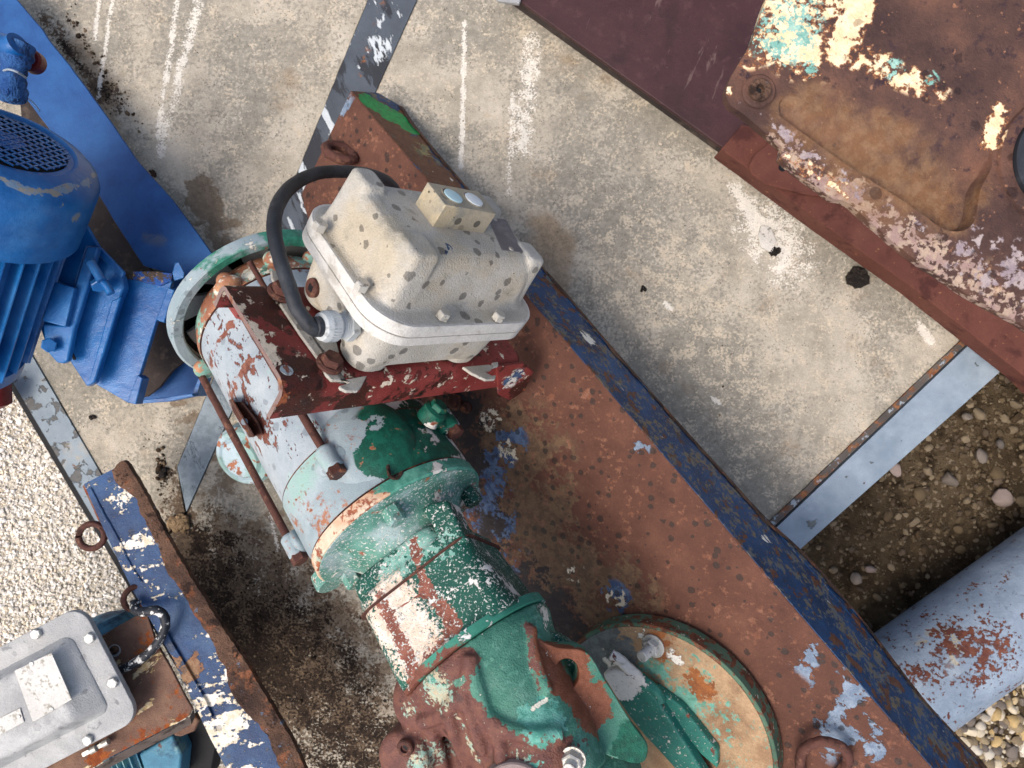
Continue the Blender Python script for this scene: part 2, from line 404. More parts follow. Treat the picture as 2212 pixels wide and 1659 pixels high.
W = WP
rust_web = mat('brown_rust', ['4e3128', '5e3d31', '6d4a3b'], [
    dict(only=1, amp=1.6, col=('745c46', '614c3c'), scale=14, thr=.55, soft=.05, scale2=90, w2=.35, blobs=[(W(1120,1000), .16, .16), (W(1180,1180), .14, .18), (W(1330,1290), .11, .18)]),
    dict(amp=1.4, col=('8d6450', '7c503c'), scale=30, thr=.60, soft=.05, scale2=90, w2=.5, op=.7),
    dict(only=1, col=('3f5173', '5b6f8c'), scale=26, thr=.62, soft=.012, h=.6, blobs=[(W(1065,1020), .06, .3), (W(1100,950), .05, .2), (W(1060,1110), .07, .34), (W(1330,1290), .04, .17), (W(1100,1200), .06, .1)]),
    dict(only=1, col=('6c7c90', '8492a3'), scale=22, thr=.63, soft=.012, h=.6, blobs=[(W(1760,1420), .05, .17), (W(1830,1530), .07, .17), (W(1790,1600), .05, .1), (W(1880,1600), .05, .16), (W(1385,965), .02, .2), (W(740,240), .05, .1)]),
    dict(only=1, col='e4d9c3', scale=60, thr=.66, soft=.01, h=1, blobs=[(W(1060,905), .035, .26), (W(1100,975), .03, .22), (W(1330,1290), .025, .24), (W(1240,1235), .03, .1)]),
    dict(only=1, col=('2f2a2c', '3a3230'), scale=30, thr=.66, soft=.05, scale2=120, w2=.4, blobs=[(W(1150,1290), .10, .36), (W(1210,1370), .11, .42), (W(1010,1000), .09, .36), (W(1000,890), .08, .36), (W(1060,1130), .08, .32)]),
    ], drops=.80, dropscale=60, rough=.82, fine=(700, .001), bumps=((60, .001), (200, .0008)), dropcol=.22, mott=(12, .9), grain=.38)
Fl = FP
blue_flange = mat('navy_paint_on_rust', ['16304f', '1c3f66', '25507e'], [
    dict(amp=1.5, col=('74664e', '5f6468'), scale=24, thr=.55, soft=.02, scale2=120, w2=.45, blobs=[(Fl(1500,1010), .05, .05)]),
    dict(amp=1.3, col=('5f3826', '70462f'), scale=30, thr=.60, soft=.012, h=-1, blobs=[(Fl(820,260), .14, .55), (Fl(960,400), .12, .4), (Fl(1060,520), .12, .22), (Fl(1180,640), .05, .08), (Fl(2100,1650), .05, .2)]),
    dict(only=1, col=('9b8f5e', '6b6a50'), scale=40, thr=.6, soft=.02, blobs=[(Fl(920,330), .04, .12)]),
    dict(col='ece6d8', scale=44, thr=.67, soft=.01, h=1, stretch=(math.radians(-49), (2.5, 1, 1)), blobs=[(Fl(1270,738), .03, .25), (Fl(975,390), .014, .2), (Fl(1650,1155), .02, .13)]),
    dict(only=1, col=('1f8a44', '25a050'), scale=20, thr=.62, soft=.03, blobs=[(Fl(805,226), Fl(875,266), .040, .80)]),
    ], drops=.35, dropscale=55, rough=.5, fine=(500, .0012), bumps=((40, .002), (160, .001)), grain=.2)
rust_edge = mat('flaking_rust', ['3a2a24', '5a4336', '745846'], [dict(col=('8a5a40', '6e442e'), scale=30, thr=.58, soft=.05), dict(col='5d6f84', scale=50, thr=.64, soft=.02), dict(col='30211a', scale=30, thr=.58, soft=.03)],
    rough=.95, fine=(300, .003), bumps=((60, .004), (140, .003)), grain=.35)
rust_smooth = mat('rusted_steel', ['4a2c26', '5c3a31'], [dict(col=('75503f', '3e2620'), scale=60, thr=.56, soft=.05)], drops=.15, rough=.8, fine=(600, .0006), dropcol=.6)

# box aluminium
alu = mat('cast_aluminium_paint', ['aeaaa0', 'bcb8ae', 'c6c2b9'], [
    dict(col='bfb094', scale=8, thr=.56, soft=.10, op=.6, blobs=[(B(-.13,0,.03), .09, .16), (B(.1,-.10,.03), .06, .05)]),
    dict(col='b9b8b2', scale=14, thr=.58, soft=.08, op=.7),
    dict(col='8d8878', scale=24, thr=.63, soft=.08, op=.6),
    dict(only=1, col='3d5672', scale=70, thr=.70, soft=.01, blobs=[(B(-.055,-.055,.074), .012, .25)]),
    dict(col='51483e', scale=150, detail=2, thr=.765, soft=.01)],
    drops=.55, dropscale=50, rough=.62, fine=(420, .0022), bumps=((40, .001),), dropcol=.34, spec=.4, grain=.22)
alu_rim = mat('pale_aluminium_rim', ['c6c4be', 'd4d1ca'], [dict(col='a29c90', scale=30, thr=.6, soft=.06, op=.6), dict(col='8a7a68', scale=90, thr=.69, soft=.01)], drops=.08, dropscale=50, rough=.55, fine=(500, .0008), dropcol=.6)
alu_grey = mat('grey_cast_aluminium', ['979898', 'a6a7a6', 'b3b3b1'], [dict(col='c2c3c1', scale=12, thr=.56, soft=.06, op=.6), dict(col='6f7071', scale=30, thr=.63, soft=.04, op=.7),
    dict(only=1, col='d2dbe2', scale=40, thr=.665, soft=.01, h=.8, blobs=[(P(215,1430,.38), .03, .1), (P(20,1480,.42), .08, .12)])],
    drops=.2, dropscale=48, rough=.6, fine=(420, .0012), bumps=((50, .0012),), dropcol=.7, spec=.4)
steel_bright = mat('bright_bolt_steel', ['bab7ae', 'c8c5bc'], [dict(col='6e6a60', scale=140, thr=.6, soft=.05)], rough=.38, metal=.45, fine=(900, .0003), grain=.15)
steel_white = mat('zinc_bolt_steel', ['aeb0ae', 'c4c5c1'], [dict(col='7c7a74', scale=160, thr=.58, soft=.05)], rough=.5, metal=.35, fine=(900, .0004))
lens_white = mat('white_lens', ['e6efee', 'eef3f1'], rough=.4, fine=(300, .0001), grain=.04, spec=.5)
lens_blue = mat('pale_blue_lens', ['bfe2e8', 'cdeaed'], rough=.4, fine=(300, .0001), grain=.04, spec=.5)
plate_grey = mat('dull_nameplate_metal', ['77757a', '88868a'], [dict(col='9b9a9c', scale=20, thr=.55, soft=.1, stretch=(.6, (4, 1, 1)))], rough=.45, metal=.5, fine=(600, .0003))
plate_white = mat('scuffed_white_nameplate', ['c3c1bb', 'd2d0ca'], [dict(col='989488', scale=50, thr=.57, soft=.04, scale2=160, w2=.4)], rough=.6, fine=(500, .0005), drops=.2, dropcol=.7, dropscale=70)
rubber = mat('black_rubber', ['22242a', '2c2f35'], [dict(col='43474d', scale=14, thr=.56, soft=.1, op=.6), dict(col='15161a', scale=50, thr=.62, soft=.05)], rough=.55, fine=(500, .0008), bumps=((60, .0008),), spec=.4, grain=.1)
rubber_paint = mat('black_rubber_with_white_paint', ['1c2028', '272b33'], [dict(col='d9d8d2', scale=60, thr=.555, soft=.012, h=1, blobs=[(P(330,1400,.36), .025, .18)])], rough=.5)
plastic_grey = mat('grey_gland_plastic', ['a9b0b3', 'babfc0'], [dict(col='8c9092', scale=60, thr=.6, soft=.05)], rough=.5, fine=(500, .0005), grain=.1)

def R3(x, y): return B(*BP(x, y, -.128), -.128)
def R4(x, y): return RP(x, y, B(0, -.0895, -.15), -BY)
redst = ((math.radians(-25)), (3.2, 1, 1))
red_paint = mat('red_oxide_paint', ['6f2a26', '843733', '8c3f3a'], [
    dict(col=('4a2018', '3a1c16'), scale=26, thr=.55, soft=.02, h=-.8, stretch=(math.radians(4), (3.5, 1, 1)), scale2=90, w2=.3, blobs=[(R3(550,640), .05, .28), (R3(640,800), .04, .26), (R4(640,875), .045, .3), (R4(760,878), .035, .14), (R4(1130,835), .05, .2), (R3(600,700), .02, .1)]),
    dict(col='ead9c2', scale=36, thr=.60, soft=.01, h=1, blobs=[(R3(500,640), R3(590,770), .016, .17), (R3(570,740), .04, .10), (R4(690,840), .04, .05)]),
    dict(only=1, col=('33507a', '56708f'), scale=38, thr=.65, soft=.01, h=1, blobs=[(R4(1105,815), .035, .3), (R3(562,740), .008, .2)]),
    dict(only=1, col='e8e2d8', scale=70, thr=.60, soft=.01, h=1, blobs=[(R4(1105,815), .035, .14)]),
    dict(only=1, col=('a05a36', '8a4a30'), scale=30, thr=.63, soft=.03, blobs=[(R4(605,860), .022, .3), (R4(612,840), .016, .3), (R4(1140,830), .04, .14)])],
    drops=.3, dropscale=45, rough=.5, fine=(500, .0010), bumps=((40, .0014), (150, .001)), dropcol=.4, grain=.2)
cut_edge = mat('grey_cut_edge', ['7a6662', '8e7a72'], [dict(col=('9a6a4a', '6e4030'), scale=50, thr=.57, soft=.05)], rough=.7)

# motor paints
def M3(x, y, t=None, r=.147):      # pixel to a point on the motor's cylinder
    d = ray(x, y).normalized(); o = CAM-MC; a = d-MA*d.dot(MA); b = o-MA*o.dot(MA)
    A_, B_, C_ = a.dot(a), 2*a.dot(b), b.dot(b)-r*r; D_ = B_*B_-4*A_*C_
    s_ = (-B_-math.sqrt(max(D_, 0)))/(2*A_); return CAM+d*s_
mst = (math.atan2(MA.y, MA.x), (2.2, 1, 1))
shell_m = mat('pale_blue_shell_paint', ['8f9aa2', 'a0aab0', 'adb6ba'], [
    dict(col='9fb9b6', scale=14, thr=.62, soft=.05, op=.7),
    dict(col=('6c3f34', '7e4e40'), amp=1.25, scale=60, thr=.615, soft=.008, h=-1, edge='6d7780', ew=.01, stretch=mst, blobs=[(M3(520,780), .06, .05), (M3(545,800), .06, .04), (M3(680,1060), .07, .02), (M3(560,930), .04, .24), (M3(545,890), .03, .2)]),
    dict(only=1, col=('7d4a3c', '8d5c4a'), scale=60, thr=.62, soft=.012, blobs=[(M3(540,780), M3(500,860), .013, .35), (M3(455,790), M3(500,700), .012, .3)]),
    dict(only=1, col=('0d4a3b', '12594a'), scale=16, thr=.62, soft=.008, h=.6, blobs=[(M3(880,910), .10, .5), (M3(960,890), .12, .6), (M3(830,900), .07, .5)]),
    dict(only=1, col='ddd8cf', scale=34, thr=.655, soft=.01, h=1.4, blobs=[(M3(860,885), .04, .24), (M3(940,885), .06, .2), (M3(980,900), .05, .3), (M3(1000,930), .05, .3)]),
    dict(only=1, col='c3a86a', scale=60, thr=.66, soft=.03, blobs=[(M3(705,960), .015, .2)])],
    drops=.34, dropscale=50, rough=.45, fine=(500, .0006), bumps=((60, .0006),), dropcol=.66, spec=.4, grain=.12, mott=(10, .5))
bell_m = mat('weathered_bell_paint', ['8a9aa0', '9dabb0', '8fb0a8'], [
    dict(col=('a06848', '8a5440'), scale=30, thr=.60, soft=.05, scale2=130, w2=.45, blobs=[(M3(690,1120), .06, .07), (M3(640,1130), .05, .06), (M3(720,1180), .04, .08)]),
    dict(only=1, col=('0d4a3b', '135e4c'), scale=16, thr=.60, soft=.008, h=.7, blobs=[(M3(890,950), .10, .5), (M3(960,960), .11, .5), (M3(830,980), .05, .45), (M3(900,1020), .06, .3), (M3(790,1000), .02, .25)]),
    dict(only=1, col='dcd7ce', scale=30, thr=.63, soft=.01, h=1.5, blobs=[(M3(965,930), .055, .3), (M3(1010,980), .05, .4), (M3(795,960), .014, .5), (M3(920,950), .035, .2), (M3(1000,1010), .03, .3)]),
    dict(col=('7c4434', '935a42'), scale=50, thr=.655, soft=.015, edge='b0865c', ew=.012, blobs=[(M3(850,1045), .02, .1), (M3(830,1000), .016, .1)]),
    ], drops=.3, dropscale=50, rough=.5, fine=(500, .0008), bumps=((60, .0008),), dropcol=.65, grain=.15)
rear_m = mat('rusted_rear_bell_paint', ['8a5a46', 'a06a50', 'b98a66'], [
    dict(col=('78a596', '8fb5a8'), scale=20, thr=.52, soft=.03, scale2=100, w2=.3, blobs=[(M3(445,820), .06, .2), (P(570,600,.4), .08, .12)]),
    dict(col='d8d2c0', scale=40, thr=.60, soft=.02, blobs=[(P(570,600,.36), .09, .12)]), dict(only=1, col='2f6b58', scale=40, thr=.6, soft=.01, blobs=[(P(590,600,.36), .06, .1)])], drops=.1, rough=.7)
def F3(x, y): return MPL(x, y, .004)
def RM3(x, y): return M3(x, y, r=.152)
flange_m = mat('teal_flange_paint', ['3f7568', '5c9082', '84a69e'], [
    dict(col=('a2b4b6', '93a5aa'), scale=10, thr=.55, soft=.06, op=.85, blobs=[(F3(740,1240), .06, .14), (F3(960,1070), .05, .1)]),
    dict(only=1, col=('0f5243', '176551'), scale=14, thr=.60, soft=.02, blobs=[(F3(1000,1110), .08, .26)]),
    dict(col='e3dfd6', scale=26, thr=.60, soft=.012, h=1.5, scale2=120, w2=.35, blobs=[(F3(1000,1000), .05, .2), (F3(940,1020), .04, .1), (F3(990,1090), .04, .14)]),
    dict(col=('8a4a36', 'a0603f'), scale=34, thr=.63, soft=.02, blobs=[(F3(850,1115), .03, .05)]),
    dict(col='d5dad2', scale=240, detail=3, thr=.585, soft=.02, h=.5)], drops=.1, rough=.55, fine=(500, .0008), bumps=((50, .001),), grain=.24)
flange_rim_m = mat('rim_paint_over_rust', ['c79a78', 'd8c6ae', '7fae9f'], [dict(col=('8a4a36', 'a45f3c'), scale=22, thr=.53, soft=.03, scale2=140, w2=.4), dict(only=1, col=('3f8472', '5f9f8c'), scale=12, thr=.55, soft=.03, blobs=[(RM3(900,1050), .08, .4), (RM3(970,1020), .09, .5), (RM3(1030,1010), .06, .4)]),
    dict(col='e6e2d8', scale=26, thr=.6, soft=.01, h=1, blobs=[(RM3(950,1020), .05, .14)])], rough=.6)
neck_m = mat('green_neck_paint', ['0d4439', '115244', '195f50'], [
    dict(only=1, col=('6fa596', '94bcb0'), scale=30, thr=.66, soft=.02, scale2=140, w2=.45, blobs=[(NS(870,1180), .055, .36), (NS(835,1250), .04, .3), (NS(925,1165), .04, .3), (NS(960,1190), .03, .22), (NS(1000,1160), .03, .1), (NS(925,1290), NS(985,1370), .012, .2)]),
    dict(only=1, col=('ddc6b0', 'e8dccd'), scale=30, thr=.60, soft=.03, scale2=200, w2=.55, h=.6, blobs=[(NS(850,1330), .06, .36), (NS(900,1380), .065, .34), (NS(845,1280), .04, .24), (NS(935,1420), .04, .22)]),
    dict(only=1, col=('7c4638', '935a48'), scale=40, thr=.66, soft=.02, scale2=160, w2=.4, blobs=[(NS(895,1175), NS(920,1270), .013, .5), (NS(920,1270), NS(985,1350), .015, .42), (NS(822,1290), NS(890,1440), .013, .40), (NS(985,1350), NS(890,1470), .012, .34), (NS(835,1330), NS(915,1280), .003, .3)]),
    dict(col='e6e3dc', amp=1.3, scale=40, thr=.60, soft=.01, h=1.2, scale2=190, w2=.4, stretch=(.7, (1.6, 1, 1)), blobs=[(NS(1070,1240), .05, .08), (NS(1110,1275), .03, .16), (NS(1050,1190), .03, .12), (NS(985,1090), .04, .2)]), dict(col='d8dcd4', scale=260, detail=3, thr=.60, soft=.02, h=.4),
    ], drops=.08, rough=.5, fine=(500, .001), bumps=((60, .001),), grain=.16)
gear_m = mat('cast_gearbox_paint', ['31695a', '437a68', '62907f'], [
    dict(col=('72a793', '4f8f7a'), scale=18, thr=.56, soft=.05, scale2=110, w2=.5, op=.6),
    dict(only=1, col=('0f4a3b', '17604c'), scale=12, thr=.60, soft=.03, blobs=[(GS(1190,1380), .03, .28), (GS(1380,1620), .05, .3)]),
    dict(only=1, col=('64403a', '744c40'), scale=16, thr=.66, soft=.02, scale2=90, w2=.3, blobs=[(GS(915,1590), .13, .7), (GS(985,1600), .10, .7), (GS(1000,1660), .13, .7), (GS(1010,1520), .035, .5), (GS(1110,1655), .07, .6), (GS(1060,1600), .05, .5), (GS(1190,1650), .07, .5), (GS(885,1490), GS(1005,1428), .020, .6), (GS(1016,1420), GS(1012,1500), .018, .6), (GS(1130,1535), .055, -.45), (GS(1140,1350), GS(1165,1490), .016, .35)]),
    dict(only=1, col=('76452f', '85523c'), scale=22, thr=.66, soft=.02, scale2=90, w2=.3, blobs=[(P(1205,1420,.6), P(1290,1540,.6), .045, .75), (P(1170,1370,.6), P(1200,1420,.6), .02, .5), (P(1290,1540,.6), P(1340,1600,.6), .022, .5)]),
    dict(only=1, col=('b5a88e', '94b5a6'), scale=22, thr=.63, soft=.03, scale2=190, w2=.55, h=.5, blobs=[(GS(945,1495), .035, .36), (GS(925,1640), .035, .22), (GS(1125,1640), .025, .2), (GS(1035,1500), GS(1060,1570), .010, .26), (GS(985,1540), GS(1030,1640), .008, .16), (GS(885,1530), .02, .2), (GS(1090,1590), .02, .14), (GS(960,1600), .03, .08)]),
    dict(only=1, col=('4f9484', '6fae9e'), scale=20, thr=.62, soft=.02, scale2=110, w2=.4, blobs=[(GS(1180,1555), .045, .34), (GS(1130,1540), .02, .2), (GS(950,1480), .02, .15), (GS(1150,1660), .025, .3)]),
    dict(col='eae4d2', scale=60, thr=.63, soft=.01, h=1.2, scale2=230, w2=.45, blobs=[(GS(1180,1330), .03, .24), (GS(1180,1512), GS(1150,1532), .005, .3), (GS(945,1612), .02, .18)]),
    dict(only=1, col=('c97a30', 'd89040'), scale=70, thr=.66, soft=.02, blobs=[(GS(960,1550), GS(980,1600), .005, .34)])],
    drops=.22, dropscale=45, rough=.62, fine=(420, .0016), bumps=((40, .002), (120, .0012)), dropcol=.6, grain=.26)
disc_m = mat('worn_disc_paint', ['94765a', 'ac9070', '8a6c52'], [
    dict(col=('6fa898', '5c9684'), scale=8, thr=.58, soft=.03, scale2=110, w2=.4, blobs=[(WP(1480,1500,.045), .09, .13), (WP(1400,1440,.045), .05, .1), (WP(1540,1610,.045), .05, .08)]),
    dict(only=1, col=('9a5f34', '83502f'), scale=14, thr=.60, soft=.02, scale2=90, w2=.3, blobs=[(WP(1510,1480,.045), .04, .17), (WP(1430,1400,.045), .04, .14)]),
    dict(only=1, col=('5d6263', '6e7676'), scale=12, thr=.6, soft=.05, scale2=120, w2=.4, blobs=[(WP(1285,1395,.045), .09, .4), (WP(1310,1440,.045), .05, .2)]),
    dict(col=('7f5240', '936249'), scale=50, thr=.64, soft=.04, scale2=200, w2=.5),
    dict(only=1, col='e6e2d8', scale=34, thr=.65, soft=.01, h=1.3, blobs=[(WP(1385,1375,.045), .03, .2), (WP(1325,1420,.045), .03, .18), (WP(1460,1420,.045), .02, .15), (WP(1340,1465,.045), .035, .16)])],
    drops=.05, rough=.75, fine=(420, .0012), bumps=((60, .001),), grain=.4)
green_rim = mat('green_disc_rim', ['44604f', '5c7762'], [dict(amp=1.5, col=('7a4a34', '5a3a2a'), scale=50, thr=.53, soft=.03), dict(col='c2c0a8', scale=70, thr=.63, soft=.02)], rough=.8)
foot_m = mat('teal_foot_paint', ['15524a', '236a60', '2f7a6c'], [
    dict(col='e9e6e0', scale=24, thr=.60, soft=.012, h=1.3, scale2=110, w2=.3, blobs=[(WP(1345,1465,.07), .05, .40), (WP(1320,1430,.07), .035, .3), (WP(1400,1545,.06), .02, .1), (WP(1460,1580,.05), WP(1500,1640,.05), .015, .25)]),
    dict(col=('7a4638', '5a3028'), scale=40, thr=.64, soft=.02, blobs=[(P(1470,1540,.52), .02, .1)]),
    dict(col='dcdccf', scale=150, thr=.62, soft=.02, h=.5)], rough=.5, fine=(400, .001), grain=.15)
blue_m = mat('bright_blue_paint', ['0b4c8a', '115a9a', '1e6bab'], [
    dict(col='4a82ba', scale=7, thr=.58, soft=.10, op=.45), dict(only=1, col=('8f8a80', '7088a0'), scale=26, thr=.60, soft=.03, scale2=130, w2=.4, blobs=[(CS(5,388), CS(60,411), .008, .26), (CS(60,411), CS(117,418), .009, .28), (CS(117,418), CS(186,395), .010, .28), (CS(186,395), CS(205,374), .007, .24), (CS(165,470), .012, .18), (CS(135,445), .010, .2)]), dict(only=1, col=('6f675c', '4f4a42'), scale=90, thr=.6, soft=.03, blobs=[(CS(75,345), CS(20,335), .018, .24)])],
    rough=.33, fine=(400, .0005), bumps=((30, .0014), (9, .003)), spec=.5, grain=.06)
blue_beam_m = mat('blue_beam_paint', ['144078', '1a4c86', '235892'], [
    dict(only=1, col=('6a4a34', '8a6a48'), scale=22, thr=.66, soft=.03, blobs=[(P(345,480,.1), P(375,500,.1), .012, .22), (P(300,590,.12), P(350,595,.12), .008, .3)]),
    dict(only=1, col='5a5f6a', scale=9, thr=.60, soft=.07, op=.6, blobs=[(P(330,490,.1), .05, .12)]), dict(only=1, col='3e342c', scale=36, thr=.64, soft=.03, blobs=[(P(330,590,.12), .035, .14)])],
    rough=.55, fine=(400, .0006), bumps=((60, .0006),), grain=.12)
dirt_shade = mat('dirty_shaded_steel', ['332c2a', '433a37'], [dict(col='564a42', scale=30, thr=.58, soft=.06)], rough=.9)  # dirty steel tone, dark enough to paint shade inside the stand too
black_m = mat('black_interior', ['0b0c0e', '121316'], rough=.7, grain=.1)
maroon_m = mat('maroon_primer', ['3a2224', '452a2b'], [dict(col='55393a', scale=40, thr=.60, soft=.06, op=.5), dict(col='7a6a62', scale=150, thr=.70, soft=.01), dict(col='6c5652', scale=26, thr=.66, soft=.02, stretch=(math.radians(70), (6, 1, 1)), op=.7), dict(col='2a1a1c', scale=10, thr=.6, soft=.1, op=.6)], rough=.55, fine=(300, .0006), bumps=((30, .0012),), grain=.14)
rust_red = mat('red_brown_rust', ['553026', '63392e', '6e4436'], [dict(col=('8f5c40', '9a6a4a'), scale=60, thr=.62, soft=.03, scale2=160, w2=.4), dict(col='4a2620', scale=14, thr=.58, soft=.06)], rough=.85, fine=(500, .001), bumps=((60, .001),), mott=(10, .8))
HZ = .78
mach_m = mat('burnt_rust_and_pale_paint', ['3e2b27', '523a32', '6a4a3c'], [
    dict(amp=1.5, col=('35242a', '44302e'), scale=36, thr=.60, soft=.05, scale2=120, w2=.4), dict(amp=1.5, col=('8a5f48', '9a7258'), scale=50, thr=.66, soft=.03, scale2=150, w2=.4),
    dict(only=1, col=('b09a86', '9a8078'), scale=60, thr=.64, soft=.03, scale2=160, w2=.4, blobs=[(P(1690,320,HZ), P(1830,425,HZ), .03, .18), (P(1830,425,HZ), P(2212,690,HZ), .035, .18)]),
    dict(only=1, amp=1, col=('8a6a4c', '7c5838'), scale=10, thr=.58, soft=.10, blobs=[(P(1760,290,HZ), P(2040,420,HZ), .07, .2)], op=.75),
    dict(only=1, col=('e8cba0', 'f0dcb8'), scale=22, thr=.60, soft=.02, h=1, scale2=110, w2=.45, edge='b9703c', ew=.03, eo=.7, blobs=[(P(1690,30,HZ), .07, .17), (P(1770,60,HZ), .07, .12), (P(1720,110,HZ), .04, .13), (P(1860,20,HZ), P(1820,110,HZ), .022, .26), (P(1740,120,HZ), .03, .16), (P(1870,130,HZ), P(2020,190,HZ), .022, .13), (P(1640,80,HZ), P(1620,120,HZ), .02, .16), (P(1577,200,HZ), .008, .3), (P(1700,340,HZ), P(1830,420,HZ), .014, .12), (P(2140,310,HZ), P(2160,240,HZ), .014, .30), (P(2150,600,HZ), .03, .03)]),
    dict(only=1, col=('74a79b', '9cc4b6'), scale=60, thr=.61, soft=.02, scale2=200, w2=.5, blobs=[(P(1690,70,HZ), .05, .15), (P(1740,30,HZ), .03, .12), (P(1750,150,HZ), .012, .2), (P(1930,150,HZ), .016, .16), (P(2010,170,HZ), .012, .14)]),
    dict(only=1, col=('a89a98', '8f8186'), scale=45, thr=.66, soft=.03, scale2=100, w2=.3, blobs=[(P(2100,540,HZ), P(2212,600,HZ), .045, .15), (P(1700,300,HZ), P(2000,510,HZ), .012, .13), (P(1600,215,HZ), P(1690,290,HZ), .010, .1)]),
    ], drops=.25, dropscale=52, rough=.7, fine=(420, .001), bumps=((60, .0016),), dropcol=.5, grain=.22)
pipe_m = mat('pale_blue_pipe_paint', ['7d8c9c', '8d9bab', '9aa8b6'], [
    dict(only=1, col='b5a88c', scale=30, thr=.66, soft=.03, blobs=[(P(2040,1400,.1), .08, .12)]),
    dict(col=('5c3226', '73422f'), amp=1.7, scale=30, thr=.64, soft=.01, h=-1, scale2=110, w2=.5, blobs=[(P(2030,1370,.1), .12, .19), (P(2150,1420,.1), .12, .16), (P(2080,1320,.1), .07, .14), (P(1980,1460,.08), .07, .09)]),
    dict(col='70808f', scale=24, thr=.65, soft=.01), dict(col='5c3a2c', scale=46, thr=.665, soft=.01), dict(col='b0bac2', scale=7, thr=.6, soft=.08, op=.5)], rough=.5, fine=(400, .0006), grain=.2, bumps=((12, .004), (120, .001)))
sb_z = .24
def SBm(x, y): return P(x, y, sb_z)
small_beam_m = mat('scraped_blue_beam_paint', ['1d3458', '254269', '2c4f7c'], [
    dict(col='45607e', scale=12, thr=.56, soft=.08, op=.6),
    dict(amp=1.5, col=('e9e6de', 'd8c9ae'), scale=24, thr=.62, soft=.012, h=1.4, stretch=(math.radians(12), (3.0, 1, 1)), scale2=110, w2=.3, blobs=[(SBm(485,1530), .12, .18), (SBm(530,1620), .08, .18), (SBm(455,1490), .04, .08), (SBm(260,1110), SBm(310,1240), .045, .13), (SBm(385,1340), .05, -.1)]),
    dict(only=1, col=('7c5234', '8c6b4c'), scale=24, thr=.62, soft=.012, h=-.6, edge='33445c', ew=.015, blobs=[(SBm(405,1440), .045, .30), (SBm(250,1015), .02, .34), (SBm(192,1050), SBm(255,1180), .008, .24), (SBm(210,1020), .016, .2), (SBm(295,1120), .012, .12)])],
    drops=.15, rough=.5, fine=(400, .001), bumps=((40, .0016), (140, .001)), grain=.16)
plate_rust = mat('brown_plate_rust', ['5a4236', '74584a', '8a6c58'], [dict(col=('7c3c1c', '96501f'), scale=14, thr=.57, soft=.03, scale2=80, w2=.4, blobs=[(P(390,1560,.3), P(200,1645,.3), .03, .16), (P(240,1370,.3), P(310,1330,.3), .016, .2)]),
    dict(col=('e0c9a2', 'cfae7c'), scale=34, thr=.62, soft=.012, h=1, stretch=(math.radians(30), (2.5, 1, 1)), blobs=[(P(330,1590,.3), P(230,1630,.3), .025, .16), (P(395,1555,.3), .03, .1)])], drops=.1, rough=.85, fine=(420, .0014), bumps=((50, .0016),))
teal_motor_m = mat('faded_teal_motor_paint', ['3a6e88', '46809a', '5a8f9f'], [dict(col=('6d9aa0', '86aaa8'), scale=14, thr=.57, soft=.06), dict(col='6a3f2a', scale=30, thr=.66, soft=.01), dict(col='24425c', scale=10, thr=.6, soft=.06)], rough=.6)
tan_clod = mat('sandy_clod', ['8c7458', 'a48a68'], rough=.95, fine=(300, .003))
black_clod = mat('charred_lump', ['171310', '2a231e'], [dict(col='4a3f34', scale=120, thr=.6, soft=.03)], rough=.9, fine=(400, .003), bumps=((120, .003),))
red_m = mat('dark_red_paint', ['5a1418', '701c20'], rough=.35)
hose_m = mat('blue_cloth_wrap', ['1e4a86', '3a6aa4', '5c86b8'], [dict(col='16335c', scale=60, thr=.55, soft=.04, stretch=(math.radians(20), (1, 8, 1)))], rough=.8, fine=(300, .002), bumps=((150, .002),))
rust_glaze = mat('dark_oiled_rust', ['3c211a', '4e2b20'], [dict(col=('8a5030', '6c3a24'), scale=60, thr=.57, soft=.03), dict(col='d8c8b0', scale=90, thr=.66, soft=.01)], rough=.5, fine=(420, .001))

# ------------------------------------------------------------ the setting: ground, slabs, strips, gravel
def struct(name, me, m, parent=None, **k):
    o = put(name, me, m, parent, **k)
    if parent is None: o['kind'] = 'structure'
    return o
def grid(x0, x1, y0, y1, nx, ny, f):
    xs = np.linspace(x0, x1, nx); ys = np.linspace(y0, y1, ny)
    vs = [(x, y, f(x, y)) for y in ys for x in xs]
    fs = [(j*nx+i, j*nx+i+1, (j+1)*nx+i+1, (j+1)*nx+i) for j in range(ny-1) for i in range(nx-1)]
    return mesh(vs, fs)
struct('ground', grid(-30, 30, -30, 30, 31, 31, lambda x, y: -.24), soil, smooth=0)
def hs(x, y): return -.165+.012*mnoise.noise(Vector((x*6, y*6, 0)))+.006*mnoise.noise(Vector((x*26, y*26, 2)))+.003*mnoise.noise(Vector((x*80, y*80, 4)))
struct('gravel_bed', grid(.30, 2.6, -1.7, .5, 300, 300, hs), soil, smooth=80)
def hl(x, y): return -.075+.006*mnoise.noise(Vector((x*7, y*7, 5)))
struct('gravel_bed', grid(-2.6, -.55, -1.7, .45, 80, 80, hl), pale_bed, smooth=80)

